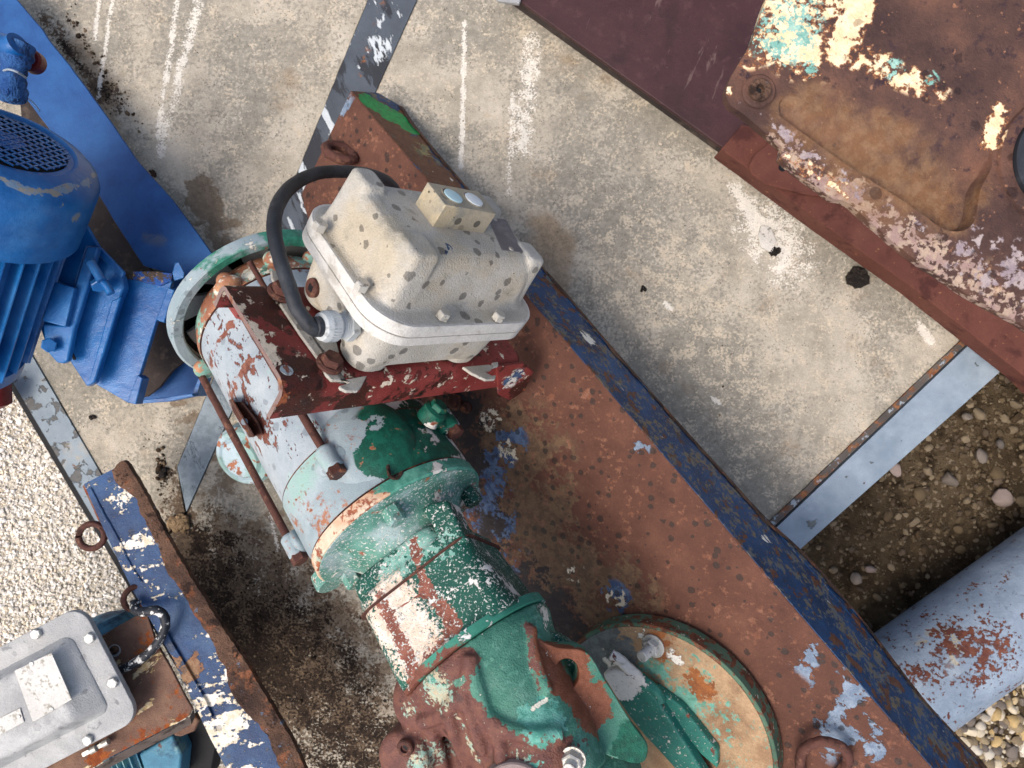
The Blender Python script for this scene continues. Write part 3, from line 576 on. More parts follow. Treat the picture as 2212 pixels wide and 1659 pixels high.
def gslab(name, px, jg=.0, seed=0, th=.14, z=0, which=None, mt=conc, bev=.004):
    pts = [P(x, y, z) for x, y in px]
    if jg: pts = jag(pts, .02, jg, seed=seed, which=which)
    return struct(name, prism(pts, th, V(0,0,1)), mt, smooth=0)
L0 = lambda y: 22+.594*(y-816)
L1 = lambda y: 82+.582*(y-791)
S0 = lambda y: 795-.408*y
S1 = lambda y: 900-.45*y
gslab('concrete_slab', [(-700, -500), (S0(-500)-1, -500), (S0(1010)-1, 1010), (399, 1109), (330, 1190), (L1(1195)+1, 1190), (L1(-500)+1, -500)], .0012, 1, which={1, 2, 3})
gslab('concrete_slab', [(S1(-500)+1, -500), (2900, -500), (2600, 250), (1479, 1303), (1200, 1900), (L1(1900)+1, 1900), (L1(1195)+1, 1194), (334, 1194), (402, 1114)], .0012, 5, which={3, 7, 8})
gslab('slab_edge_strip', [(L0(0), 0), (L1(0), 0), (L1(1850), 1850), (L0(1850), 1850)], th=.15, z=.004, mt=strip_lead, bev=.002)
gslab('slab_edge_strip', [(S0(-300), -300), (S1(-300), -300), (S1(1105), 1105), (S0(1010), 1010)], th=.15, z=.004, mt=steel_strip, bev=.002)
gslab('slab_edge_strip', [(2270, 573), (2400, 580), (2175, 790), (1730, 1185), (1600, 1300), (1509, 1300), (1690, 1128), (2106, 733)], th=.15, z=.004, mt=strip_blue, bev=.002)
gslab('slab_edge_strip', [(2245, 573), (2262, 573), (2101, 731), (1684, 1126), (1500, 1300), (1484, 1300), (1668, 1122), (2086, 726)], .0016, 2, th=.15, z=.006, mt=dark_edge, bev=.001)

def inpoly(x, y, poly):
    c = False; n = len(poly)
    for i in range(n):
        x1, y1 = poly[i]; x2, y2 = poly[(i+1) % n]
        if (y1 > y) != (y2 > y) and x < (x2-x1)*(y-y1)/(y2-y1)+x1: c = not c
    return c
bm = bmesh.new(); bmesh.ops.create_icosphere(bm, subdivisions=2, radius=1)
ICO_V = np.array([v.co[:] for v in bm.verts]); ICO_F = np.array([[v.index for v in f.verts] for f in bm.faces]); bm.free()
bm = bmesh.new(); bmesh.ops.create_icosphere(bm, subdivisions=1, radius=1)
IC1_V = np.array([v.co[:] for v in bm.verts]); IC1_F = np.array([[v.index for v in f.verts] for f in bm.faces]); bm.free()
def stones(name, pts, sizes, cols, m, big=.011, flat=.6):
    VV = []; FF = []; CC = []; off = 0
    vari = []
    for k in range(24):
        out = []
        for BV, BF in ((ICO_V, ICO_F), (IC1_V, IC1_F)):
            a = BV.copy(); d = rng.normal(size=(7, 3)); d /= np.linalg.norm(d, axis=1)[:, None]
            for q in d:      # plane cuts give the stone its facets
                t = a @ q; lim = rng.uniform(.55, .85); ex = np.maximum(t-lim, 0); a -= ex[:, None]*q*.9
            a *= np.array([1, rng.uniform(.6, .95), rng.uniform(.45, .8)])
            out.append((a, BF))
        vari.append(out)
    for p, s, c in zip(pts, sizes, cols):
        a, F = vari[rng.integers(24)][0 if s > big else 1]
        th = rng.uniform(0, 6.28); tl = rng.normal(0, .35, 2)
        Rz = np.array([[math.cos(th), -math.sin(th), 0], [math.sin(th), math.cos(th), 0], [0, 0, 1]])
        Rx = np.array([[1, 0, 0], [0, math.cos(tl[0]), -math.sin(tl[0])], [0, math.sin(tl[0]), math.cos(tl[0])]])
        VV.append(a @ (Rz @ Rx).T*s+np.array(p)); FF.append(F+off); CC.append(np.tile(c, (len(a), 1))); off += len(a)
    VV = np.concatenate(VV); FF = np.concatenate(FF); CC = np.concatenate(CC)
    me = bpy.data.meshes.new(name); me.vertices.add(len(VV)); me.vertices.foreach_set('co', VV.ravel())
    me.loops.add(FF.size); me.loops.foreach_set('vertex_index', FF.ravel().astype(np.int32))
    me.polygons.add(len(FF)); me.polygons.foreach_set('loop_start', np.arange(0, FF.size, 3, dtype=np.int32)); me.polygons.foreach_set('loop_total', np.full(len(FF), 3, np.int32))
    me.update(); at = me.color_attributes.new('tint', 'FLOAT_COLOR', 'POINT'); at.data.foreach_set('color', np.c_[CC, np.ones(len(CC))].ravel())
    o = put(name, me, m, None, smooth=38); o['kind'] = 'stuff'; return o
def pal(n, cols):
    c = np.array([lin(x)[:3] for x in cols]); return c[rng.integers(len(c), size=n)]*rng.uniform(.8, 1.15, (n, 1))
pl = [(-420, 300), (L0(300)-11, 300), (L0(1850)-11, 1850), (-420, 1850)]
struct('gap_shade', prism([P(x, y, -.02) for x, y in [(L0(300)-13, 300), (L0(300)+2, 300), (L0(1850)+2, 1850), (L0(1850)-13, 1850)]], .03, V(0,0,1)), black_m, smooth=0)  # black strip standing in for the shadow between edge strip and gravel
pts = []; sz = []
while len(pts) < 27000:
    x = rng.uniform(-420, 600); y = rng.uniform(300, 1800)
    if not inpoly(x, y, pl): continue
    s = rng.lognormal(math.log(.0036), .36); s = min(s, .010)
    if x < -60 or y > 1720:
        if rng.random() < .6: continue
    q = P(x, y, -.07); pts.append((q.x, q.y, hl(q.x, q.y)+rng.uniform(-.001, .005))); sz.append(s)
stones('pale_gravel', pts, sz, pal(len(pts), ['f0ebe2', 'e8e2d8', 'ddd4c6', 'f0ece6', 'cfc6b8', 'e2dacd', 'e8dfcc', 'c4beb4', 'dccbae', 'f4f1ec']), stone_l)
pts = []; sz = []; cl = []
while len(pts) < 9000:
    x = rng.uniform(1480, 2560); y = rng.uniform(640, 1900); q = P(x, y, -.165)
    if (y-1185) < -.92*(x-1730)*.98-25: continue
    bottom = (y > 1545-.625*(x-2060))
    dens = 1.0 if bottom else .40+.6*max(0, mnoise.noise(Vector((q.x*5, q.y*5, 0)))+.25)+(.5 if x > 1900 and y < 1150 else 0)
    if rng.random() > dens: continue
    s = rng.lognormal(math.log(.0078 if bottom else .0046), .55); s = min(s, .022)
    pts.append((q.x, q.y, hs(q.x, q.y)+s*.18)); sz.append(s); cl.append(bottom)
cols = np.where(np.array(cl)[:, None], pal(len(pts), ['b8a684', '9c8c70', 'd0c4ac', '8a7c66', 'c2a878', 'dcd4c4', '77706a']), pal(len(pts), ['564a3a', '665945', '736652', '483c2e', '857864', '5c5146']))
stones('soiled_gravel', pts, sz, cols, stone_d)
# the few large stones
big = [(2010, 860, .026), (2050, 1035, .026), (2165, 1075, .030), (1830, 1055, .024), (1935, 1015, .02), (1850, 1250, .018), (1880, 1230, .014), (2120, 985, .02), (1905, 905, .016), (2090, 900, .015), (2160, 960, .014)]
stones('soiled_gravel', [tuple(P(x, y, -.155)) for x, y, s in big], [s for *_, s in big], pal(len(big), ['77706a', '8a827a', '6d6a68', '9a8c86']), stone_d)
# grit on the concrete
pts = []; sz = []
for (cx, cy, rx, ry, n, smin) in ((470, 1170, 60, 40, 70, .0016), (640, 1420, 170, 170, 420, .002), (560, 1300, 90, 120, 200, .002), (160, 120, 30, 120, 160, .002), (250, 210, 25, 30, 40, .0018), (350, 1010, 10, 50, 50, .003), (900, 600, 700, 500, 60, .0012), (1500, 700, 300, 300, 30, .0012), (300, 950, 120, 120, 20, .0015), (1900, 640, 130, 130, 16, .0012)):
    for i in range(n):
        x = rng.normal(cx, rx*.5); y = rng.normal(cy, ry*.6)
        if cx == 160: x = 95+(y+40)*.62+abs(rng.normal(0, 12)); 
        q = P(x, y, 0); s = rng.lognormal(math.log(smin), .45); pts.append((q.x, q.y, s*.35)); sz.append(s)
stones('grit', pts, sz, pal(len(pts), ['2a211a', '4c3f34', '6a5a4a', '2f261f', '857460']), stone_d, big=.004)

def clump(name, x, y, r, m, label, cat, z=0, h=.5, n=26, seed=0, spread=.7):
    rnd = random.Random(seed); ms = []
    for i in range(n):
        a = rnd.uniform(0, 6.28); d = r*spread*math.sqrt(rnd.random()); s = r*rnd.uniform(.16, .42)
        q = P(x, y, z)+V(math.cos(a)*d, math.sin(a)*d, s*.4+h*r*(1-d/r)*.4)
        bm = bmesh.new(); bmesh.ops.create_icosphere(bm, subdivisions=2, radius=s)
        for v in bm.verts:
            k = mnoise.noise(v.co*220/(.6+s*20)+Vector((i*9, seed, 0)))
            v.co *= 1+.5*k; v.co.z *= .75; v.co += q
        me = bpy.data.meshes.new('c'); bm.to_mesh(me); bm.free(); ms.append(me)
    o = put(name, joinm(ms), m, None, smooth=45); tag(o, label, cat); return o
clump('charred_lump', 1850, 601, .027, black_clod, 'black crumbly lump on the concrete below the maroon beam', 'clod', seed=3, n=40)
clump('charred_lump', 1389, 625, .009, black_clod, 'small black crumb of dirt in the middle of the bare concrete', 'clod', seed=5, n=12)
clump('rust_flake', 333, 372, .013, rust_edge, 'small rust brown flake lying beside the blue beam edge', 'flake', seed=6, n=8)
clump('sandy_clod', 389, 1130, .028, tan_clod, 'sandy clod below the pointed end of the grey edge strip', 'clod', seed=8, n=30)
clump('soil_heap', 352, 1020, .016, black_clod, 'dark soil heap left of the grey strip point', 'clod', seed=9, n=20)
clump('soil_heap', 200, 902, .009, black_clod, 'little dark crumb on concrete below the blue beam end', 'clod', seed=11, n=14)
clump('mortar_debris', 1672, 545, .014, black_clod, 'dark chipped debris in the white mortar patch', 'debris', seed=12, n=24)
# white mortar patch: a thin smear with a crack
mp = [(1567, 398), (1600, 415), (1640, 440), (1690, 470), (1745, 490), (1752, 520), (1735, 560), (1700, 580), (1660, 572), (1625, 582), (1612, 540), (1618, 510), (1600, 460), (1582, 425)]
mortar_m = mat('white_mortar', ['c4beb4', 'd6d1c8'], [dict(col='8f8a80', scale=30, thr=.56, soft=.03, scale2=120, w2=.4), dict(col='4a4036', scale=40, thr=.67, soft=.01, h=-2)], rough=.9, fine=(420, .0016), bumps=((80, .002),))
o = put('mortar_chip', prism(jag([P(x, y, .006) for x, y in [(1645, 487), (1665, 492), (1678, 520), (1668, 545), (1645, 535), (1638, 508)]], .006, .002, seed=7), .006, V(0,0,1)), mortar_m, None, smooth=0, bevel=.001); tag(o, 'loose oval chip of pale mortar in the white patch on the concrete', 'mortar')

# ------------------------------------------------------------ pipe in the ditch
a_ = P(1985, 1460, -.02); b_ = P(2500, 1094, -.02); pd = (b_-a_).normalized()
pipe = thing('steel_pipe', 'pale blue rust blotched pipe lying over the gravel ditch', 'pipe', tuple(a_))
put('pipe_wall', lathe([(-.5, .120), (1.0, .120), (1.0, .112), (-.5, .112)], a_, pd, 96, cap=False), pipe_m, pipe)

# ------------------------------------------------------------ maroon beam and rust plate on it
MZ = .07
def Q(z, *px): return [P(x, y, z) for x, y in px]
t = thing('maroon_beam', 'long maroon painted steel beam crossing the top right concrete', 'beam', tuple(P(1500, 260, MZ)))
put('beam_top', prism(Q(MZ, (1085, -25), (1560, 318), (1640, 374), (1900, 200), (2500, -100), (2500, -420), (1500, -420)), .012, V(0,0,1)), maroon_m, t, bevel=.002)
put('beam_web', prism(Q(MZ-.013, (1098, -25), (1630, 356), (1636, 346), (1106, -31)), .055, V(0,0,1)), dirt_shade, t)
put('end_clip', prism(Q(MZ+.008, (1060, -22), (1130, -18), (1122, 8), (1075, 2)), .010, V(0,0,1)), alu_grey, t, bevel=.002)
t = thing('rusty_channel', 'red brown rusted steel channel in line with the maroon beam', 'channel', tuple(P(1900, 560, MZ)))
cp = jag(Q(MZ+.018, (1558, 322), (1604, 268), (1720, 300), (2300, 640), (2600, 880), (2600, 1180), (2212, 812), (1980, 628), (1786, 490)), .02, .0008, seed=3)
put('channel_web', prism(cp, .06, V(0,0,1)), rust_red, t, bevel=.002)
t = thing('lug_plate', 'rusty rounded lug plate with a hole under the big rust blotched casting', 'plate', tuple(P(1660, 350, MZ+.03)))
put('plate_body', prism(Q(MZ+.030, (1662, 308), (1700, 285), (1860, 420), (1835, 430), (1740, 420), (1655, 398), (1624, 376), (1618, 357), (1630, 333)), .010, V(0,0,1)), rust_red, t, bevel=.003)
put('bolt_hole', cyl(P(1690, 362, MZ+.0295), V(0,0,1), .0085, .0012, 20), black_m, t)

# ------------------------------------------------------------ rust blotched casting, top right, close to the camera
t = thing('machine_casting', 'big rust blotched casting with cream paint remnants, top right, close up', 'casting', tuple(P(1950, 250, .76)))
outl = [(1700, -140), (1655, 0), (1622, 95), (1600, 130), (1578, 168), (1569, 190), (1569, 212), (1578, 228), (1600, 242), (1640, 275), (1690, 318), (1686, 342), (1740, 385), (1800, 430), (1820, 433), (1836, 440), (1880, 480), (1960, 548), (2090, 636), (2212, 704), (2420, 850), (2420, -140)]
pocket = [(1682, 222), (1700, 200), (1740, 190), (2060, 260), (2138, 300), (2142, 360), (2118, 410), (2108, 470), (2090, 494), (2062, 500), (2030, 490), (1960, 440), (1820, 350), (1700, 262), (1684, 246)]
HZt = HZ
bm = bmesh.new()
def edgeloop(pts): 
    vs = [bm.verts.new(p) for p in pts]; es = [bm.edges.new((vs[i], vs[(i+1) % len(vs)])) for i in range(len(vs))]; return vs, es
ov = smoothpath([P(x, y, HZt) for x, y in pocket]+[P(*pocket[0], HZt)], 4)[:-1]
o1, e1_ = edgeloop(jag([P(x, y, HZt) for x, y in outl], .01, .0012, seed=9)); o2, e2_ = edgeloop(ov)
r_ = bmesh.ops.triangle_fill(bm, use_beauty=True, edges=e1_+e2_)
pc = sum(ov, Vector())/len(ov)
prev = o2
ta, tb = P(1700, 200, HZt), P(2138, 285, HZt); tn = V(-(tb-ta).y, (tb-ta).x, 0).normalized()
if (pc-ta).dot(tn) < 0: tn = -tn
def pf(q): return max(0.03, min(1, ((q-ta).dot(tn)/.055)))**1.2
for dz, f in ((.003, .006), (.016, .014), (.022, .03), (.024, .10)):
    cur = [bm.verts.new(V(v.x+(pc.x-v.x)*f, v.y+(pc.y-v.y)*f, HZt-dz*pf(v))) for v in ov]
    for i in range(len(cur)): bm.faces.new((prev[i], prev[(i+1) % len(cur)], cur[(i+1) % len(cur)], cur[i]))
    prev = cur
cv = bm.verts.new(V(pc.x, pc.y, HZt-.016))
for i in range(len(prev)): bm.faces.new((prev[i], prev[(i+1) % len(prev)], cv))
low = [bm.verts.new(v.co-V(0,0,.014)) for v in o1]
for i in range(len(o1)): bm.faces.new((o1[i], o1[(i+1) % len(o1)], low[(i+1) % len(o1)], low[i]))
bmesh.ops.recalc_face_normals(bm, faces=bm.faces)
me = bpy.data.meshes.new('m'); bm.to_mesh(me); bm.free()
put('casting_plate', me, mach_m, t, smooth=35, bevel=.0025)
rim = [(1684, 240), (1700, 258), (1820, 346), (1960, 436), (2030, 486), (2040, 498), (2000, 520), (1950, 500), (1840, 424), (1800, 412), (1700, 330), (1690, 300), (1684, 270)]
boss = cyl(P(1638, 199, HZ-.001), V(0,0,1), .0195, .005, 40, .002)
b_o = put('bolt_boss', boss, mach_m, t)
put('socket_screw', joinm([lathe([(.003, .0128), (.0075, .0128), (.0085, .0115), (.0085, .005), (.0045, .0045)], P(1638, 199, HZ+.001), V(0,0,1), 32)]), rust_edge, t)
put('screw_socket', cyl(P(1635, 199, HZ+.0035), V(0,0,1), .0045, .0028, 6), black_m, t)
put('rubber_seal', lathe([(0, .062), (.012, .062), (.012, .03), (.002, .028)], P(2296, 350, HZ-.002), V(0,0,1), 64), rubber, t)
put('seal_seat', lathe([(0, .078), (.006, .076), (.006, .0625)], P(2296, 350, HZ-.001), V(0,0,1), 64, cap=False), mach_m, t)

# ------------------------------------------------------------ big brown beam
beam = thing('channel_beam', 'wide brown rusted channel beam with navy blue edge, corner to corner', 'beam', tuple(E0))
webp = [WP(*p) for p in [(757, 197), (1185, 695), (1700, 1296), (2012, 1659), (2180, 1855), (1300, 1855), (950, 1250), (700, 820), (555, 600), (640, 441)]]
put('beam_web', prism(webp, .010, WN), rust_web, beam, bevel=.0015)
fl = [E0]+[FP(*p) for p in [(815, 201), (868, 232), (905, 285), (1000, 398), (1090, 500), (1190, 600), (1300, 728), (1440, 888), (1560, 1020), (1650, 1118), (1750, 1212), (1870, 1352), (2000, 1520), (2112, 1640), (2160, 1700), (2290, 1855)]]+[E0+EU*2.9, E0+EU*1.8, E0+EU*.9]
fj = jag(fl, .008, .0035, seed=2, which=set(range(2, 15)))
fj = [p-WN*.0016 for p in fj]
put('beam_flange', prism(fj, .009, WPp, up=.001), blue_flange, beam, smooth=0)
# rust scale along the flange's torn outer edge
edge = smoothpath(fl[2:17], 14); vs = []; 
strip_out = [p+WPp*.0022+V(.0,0,0) for p in edge]
inn = []; 
for i, p in enumerate(edge):
    a_ = edge[max(i-1, 0)]; b_ = edge[min(i+1, len(edge)-1)]; d_ = (b_-a_).normalized(); s_ = d_.cross(WPp).normalized()
    mid_ = FP(1500, 1000); 
    if (mid_-p).dot(s_) < 0 and i < 40: pass
    inn.append((p, s_))
sgn = 1 if (E0+WN*0-inn[20][0]).dot(inn[20][1]) > 0 else -1
out_ = [p-s_*sgn*.002 for p, s_ in inn]
inn_ = [p+s_*sgn*(.010+.010*mnoise.noise(p*22)+.005*mnoise.noise(p*90)) for p, s_ in inn]
me = mesh([p+WPp*.0025 for p in out_]+[p+WPp*.0022 for p in inn_]+[p-WPp*.010 for p in out_], [(i, i+1, len(out_)+i+1, len(out_)+i) for i in range(len(out_)-1)]+[(i, i+1, 2*len(out_)+i+1, 2*len(out_)+i) for i in range(len(out_)-1)])
put('rust_scale', me, rust_edge, beam, label='band of flaking rust along the torn blue edge', smooth=0)
# far flange on the hidden side
ff = [WP(*p, -.012) for p in [(560, 612), (700, 830), (950, 1260), (1300, 1855)]]
put('beam_flange', mesh(ff+[p-WN*.11 for p in ff], [(i, i+1, 5+i, 4+i) for i in range(3)]), rust_web, beam, smooth=0)
# lifting eyes welded on the web
def eye(nm, label, x, y, R, r, ax, sx=1.0, h=.02, parent=None, m=rust_smooth):
    c = WP(x, y, h); return put(nm, ringm(c, ax, R, r, sx=sx), m, parent, label=label)
eye('lifting_eye', 'rusty lifting eye at the upper end of the beam', 735, 330, .027, .0100, (WN*.55+V(.55,.6,0)).normalized(), 1.15, .024, beam)
hook = [WP(1735, 1690, .004), WP(1728, 1650, .024), WP(1738, 1618, .036), WP(1768, 1603, .036), WP(1800, 1606, .034), WP(1825, 1620, .03), WP(1832, 1645, .024), WP(1815, 1668, .012), WP(1800, 1690, .004)]
put('lifting_eye', tube(hook, .0082, 16, wob=.15), rust_smooth, beam, label='heart shaped rusty lifting eye near the lower end')
for k, (x, y, r) in enumerate([(985, 868, .018), (1010, 880, .012)]):
    put('web_bolt', lathe([(0, r), (.006, r), (.008, r*.7), (.016, r*.55), (.018, r*.3)], WP(x, y, 0), WN, 20), rust_glaze, beam)

# ------------------------------------------------------------ motor
motor = thing('electric_motor', 'long cylindrical motor in pale blue and green flaking paint, rusty tie rods', 'motor', tuple(MC-MA*.25))
put('motor_shell', lathe([(-.485, .144), (-.484, .1465), (-.135, .1465), (-.134, .144)], MC, MA, 128), shell_m, motor)
put('front_bell', lathe([(-.1335, .1455), (-.132, .149), (-.04, .150), (-.026, .147), (-.024, .143)], MC, MA, 128), bell_m, motor)
put('rear_bell', lathe([(-.56, .09), (-.548, .128), (-.53, .140), (-.50, .149), (-.487, .1495), (-.4855, .147)], MC, MA, 96), rear_m, motor)
for ta, rb in ((-.0255, .1492), (-.1345, .1486), (-.4862, .1490)): put('seam_line', lathe([(ta, rb-.003), (ta+.0001, rb), (ta+.0016, rb), (ta+.0017, rb-.003)], MC, MA, 128, cap=False), rust_glaze, motor)
fo = put('mounting_flange', lathe([(-.0225, .146), (-.0215, .1515), (-.003, .1525), (-.0005, .1505), (0, .149)], MC, MA, 128), flange_rim_m, motor)
put('flange_face', lathe([(-.002, .1485), (.0012, .1485), (.0018, .147), (.003, .12), (.010, .108), (.03, .088), (.06, .078)], MC, MA, 96), flange_m, motor)
# fan cowl ring: flat green annulus, its wall, dark inside with spokes
cow = put('fan_cowl', lathe([(-.55, .160), (-.532, .161), (-.529, .164), (-.527, .180), (-.530, .1845), (-.552, .184), (-.556, .178), (-.60, .120)], MC, MA, 128, cap=False), None, motor)
cowl_m = mat('cowl_ring_paint', ['8fa0a6', 'a3b1b5'], [dict(col=('3f8a74', '2f7562'), scale=9, thr=.56, soft=.04, blobs=[(P(560,530,.28), .14, .22)]), dict(col='e6e2d6', scale=30, thr=.64, soft=.01, h=1, blobs=[(P(570,540,.28), .04, .12)]), dict(col=('7c4c3a', '94604a'), scale=60, thr=.66, soft=.02, blobs=[(P(545,565,.26), .02, .2)]), dict(col='6e7a80', scale=40, thr=.62, soft=.01)], drops=.3, dropscale=48, dropcol=.6, rough=.55)
cow.data.materials.clear(); cow.data.materials.append(cowl_m)
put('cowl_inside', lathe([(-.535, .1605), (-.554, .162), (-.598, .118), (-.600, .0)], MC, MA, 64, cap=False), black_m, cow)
for k in range(10):
    f = k*.628+.1; p0 = MP(-.600, .150, f); p1 = MP(-.600, .158, f)
    a0, a1 = f-.20, f+.20
    me = lathe([(-.572, .100), (-.558, .150), (-.562, .152), (-.580, .100)], MC, MA, 10, a0, a1, cap=False); put('fan_vane', me, alu_grey, cow)
put('screw_hole', cyl(MPL(537, 653, -.527)+MA*.0005, MA, .0062, .001, 18), rust_glaze, cow)
put('cowl_tab', lathe([(-.5275, .138), (-.5255, .138), (-.5255, .163), (-.5275, .163)], MC, MA, 8, -1.30, -1.16, cap=False), cowl_m, cow)
# white crusted lugs on the rear bell, top
for f in (.02, .62, 1.15): put('bell_lug', ellip(MP(-.515, .150, f), MA, ME2, ME1, .016, .016, .016), rear_m, motor)
# tie rods, each with lugs and nut
for k, f in enumerate((-1.42, .02, 1.50)):
    rr = .170 if k == 0 else .166
    put('tie_rod', tube([MP(-.505+(.0 if k else .01), rr, f), MP(-.30, rr, f), MP(-.085 if k else -.07, rr, f)], .0068, 14, 8, wob=.10), rust_smooth, motor)
    tf = -.098 if k else -.085
    lug = put('rod_lug', joinm([lathe([(-.020, .013), (-.016, .0155), (.016, .0155), (.020, .013)], MP(tf, rr-.002, f), MA, 24),
            prism([MP(tf-.02, rr, f)+(MP(0, 1, f+1.57)-MC)*.0, ]*0+[MP(tf-.022, .146, f-.14), MP(tf+.022, .146, f-.16), MP(tf+.018, .172, f-.05), MP(tf-.018, .172, f-.05)], .001, (MP(0,1,f)-MC)),
            ellip(MP(tf, .155, f), MA, (MP(0,1,f)-MC), (MP(0,1,f+1.57)-MC), .022, .012, .030)]), bell_m, motor)
    put('rod_nut', hexm(MP(tf+.018, rr-.001, f), MA, .0145, .014, .3), rust_glaze if k == 1 else rust_smooth, motor)
    put('rod_lug', joinm([ellip(MP(-.495, .158, f), MA, (MP(0,1,f)-MC), (MP(0,1,f+1.57)-MC), .014, .020, .026)]), rear_m, motor)
put('terminal_boss', ellip(MP(-.10, .126, .42), MA, (MP(0,1,.42)-MC), (MP(0,1,1.99)-MC), .085, .038, .075), bell_m, motor)
put('paint_curl', tube([M3(838, 1005, r=.152), M3(842, 1028, r=.154), M3(858, 1033, r=.154), M3(868, 1020, r=.152)], .003, 8, wob=.5), rust_edge, motor, label='curled rusty paint blister')
# small rusty clip on the shell
c0 = [M3(497, 868, r=.150), M3(520, 868, r=.160), M3(552, 908, r=.160), M3(566, 938, r=.152), M3(545, 943, r=.156), M3(525, 925, r=.166), M3(504, 890, r=.162)]
clip = put('shell_clip', prism(c0, .004), rust_glaze, motor, bevel=.001, label='small rusty spring clip on the side of the shell')
put('clip_flange', prism([M3(494, 864, r=.152), M3(500, 862, r=.172), M3(540, 930, r=.178), M3(548, 944, r=.170), M3(538, 945, r=.152)], .002), rust_glaze, clip)
put('clip_hole', cyl(M3(528, 911, r=.172), ray(528, 911)*-1, .0055, .0012, 16), strip_lead, clip)
# flange bolts
for x, y, mm in ((851, 1113, flange_m), (761, 1250, flange_m), (1018, 1074, neck_m)):
    q = MPL(x, y, .018); put('flange_bolt', hexm(q-MA*.012, MA, .0155, .026, .4), mm, motor)
lg = MPL(1010, 1078, .0)
for q_ in (MPL(1008, 1080, 0), MPL(716, 1262, 0)+ME1*-.006): put('flange_lug', lathe([(-.024, .030), (-.002, .031), (.0015, .028)], q_, MA, 32), flange_m, motor)
put('eye_nut', joinm([lathe([(-.012, .021), (.012, .021), (.016, .015)], MP(-.10, .168, 1.18), (MP(0,1,1.18)-MC), 20), hexm(MP(-.10, .18, 1.18), (MP(0,1,1.18)-MC), .015, .014)]), bell_m, motor)
# pale green round end under the motor
t = thing('pipe_cap', 'round pale green rusty cap partly hidden under the left of the motor', 'cap', tuple(P(525, 985, .06)))
cc = P(528, 985, .11); ca = V(-.25, -.35, .9).normalized()
put('cap_body', lathe([(-.10, .062), (-.02, .066), (0, .066), (.010, .060), (.014, .050), (.010, .046), (.018, .04), (.020, .0)], cc, ca, 64, cap=False), mat('pale_green_cap_paint', ['7fa09a', '93b0ac'], [dict(col='a9bcc4', scale=12, thr=.52, soft=.05), dict(col=('8a5440', 'a2694a'), scale=34, thr=.57, soft=.015), dict(col='2f6b5a', scale=30, thr=.64, soft=.02)], rough=.6), t)
t.parent = None

# ------------------------------------------------------------ neck housing between motor and gearbox
neck = thing('coupling_housing', 'boxy green coupling housing with white peeling paint, behind the flange', 'housing', tuple(MC+MA*.14))
nb = put('housing_body', joinm(neck_base), neck_m, neck); remesh(nb, .0032, 4)
put('seam_bead', loft([(.1035, .203, .206, .03, 0, 0), (.1045, .208, .2105, .03, 0, 0), (.1062, .208, .2105, .03, 0, 0), (.1072, .203, .206, .03, 0, 0)], MC, -ME1, ME2, MA, 6), rust_smooth, neck)
put('yoke_arm', prism([RP(x, y, MC+ME2*.098, ME2) for x, y in [(906, 1098), (930, 1085), (966, 1078), (982, 1112), (1000, 1152), (1012, 1166), (960, 1196), (944, 1160), (930, 1130)]], .06, ME2), neck_m, neck, bevel=.006, seg=3)
put('housing_bolt', joinm([cyl(P(902, 1172, .50), (MA+V(0,0,.6)).normalized(), .010, .012, 20, .003), tube([P(902, 1176, .50), P(914, 1196, .505)], .009, 12)]), rust_smooth, neck)
put('housing_bolt', hexm(P(822, 1277, .42), ME1, .013, .014), neck_m, neck)
put('housing_bolt', hexm(P(1005, 1153, .44), MA, .012, .012), neck_m, neck)
# ribs of the housing
for f0, t0, t1 in ((-.72, .09, .225), (.86, .11, .225)):
    put('housing_rib', tube([MP(t0, .118, f0), MP((t0+t1)/2, .121, f0), MP(t1, .124, f0)], .006, 10, wob=.2), neck_m, neck)

# ------------------------------------------------------------ gearbox
gear = thing('gearbox', 'lumpy cast green and rust brown gearbox at the bottom centre', 'gearbox', tuple(P(1080, 1600, .5)))
put('joint_ring', lathe([(.218, .118), (.219, .1245), (.232, .1255), (.2335, .122)], MC, MA, 128), mat('joint_ring_paint', ['2f7866', '46907c'], [dict(only=1, col=('6a3e32', '7a4c3e'), scale=20, thr=.6, soft=.02, scale2=110, w2=.3, blobs=[(P(885,1460,.52), .14, .5), (P(980,1420,.6), .05, .2)]), dict(col='e0e2dc', scale=40, thr=.6, soft=.01, h=1, blobs=[(P(1180,1300,.5), .03, .15)])], rough=.6), gear)
gp = list(gear_base)
for pts_, rr in (([(1016, 1412), (1012, 1450), (1000, 1495), (968, 1530), (935, 1552), (905, 1560)], .010), ([(1018, 1440), (1032, 1490), (1052, 1545), (1095, 1575), (1150, 1588), (1215, 1586)], .010),
                 ([(1000, 1500), (1022, 1560), (1045, 1630)], .009), ([(968, 1540), (985, 1590), (1012, 1650)], .009), ([(930, 1575), (948, 1620), (965, 1680)], .009), ([(1055, 1560), (1080, 1610), (1082, 1650)], .009),
                 ([(1148, 1352), (1150, 1395), (1165, 1450), (1185, 1500)], .008)):
    gp.append(tube([GS(x, y, .002) for x, y in pts_], rr*1.15, 12, 4))
gb = put('gear_casing', joinm(gp), gear_m, gear); remesh(gb, .0032, 6, .6)
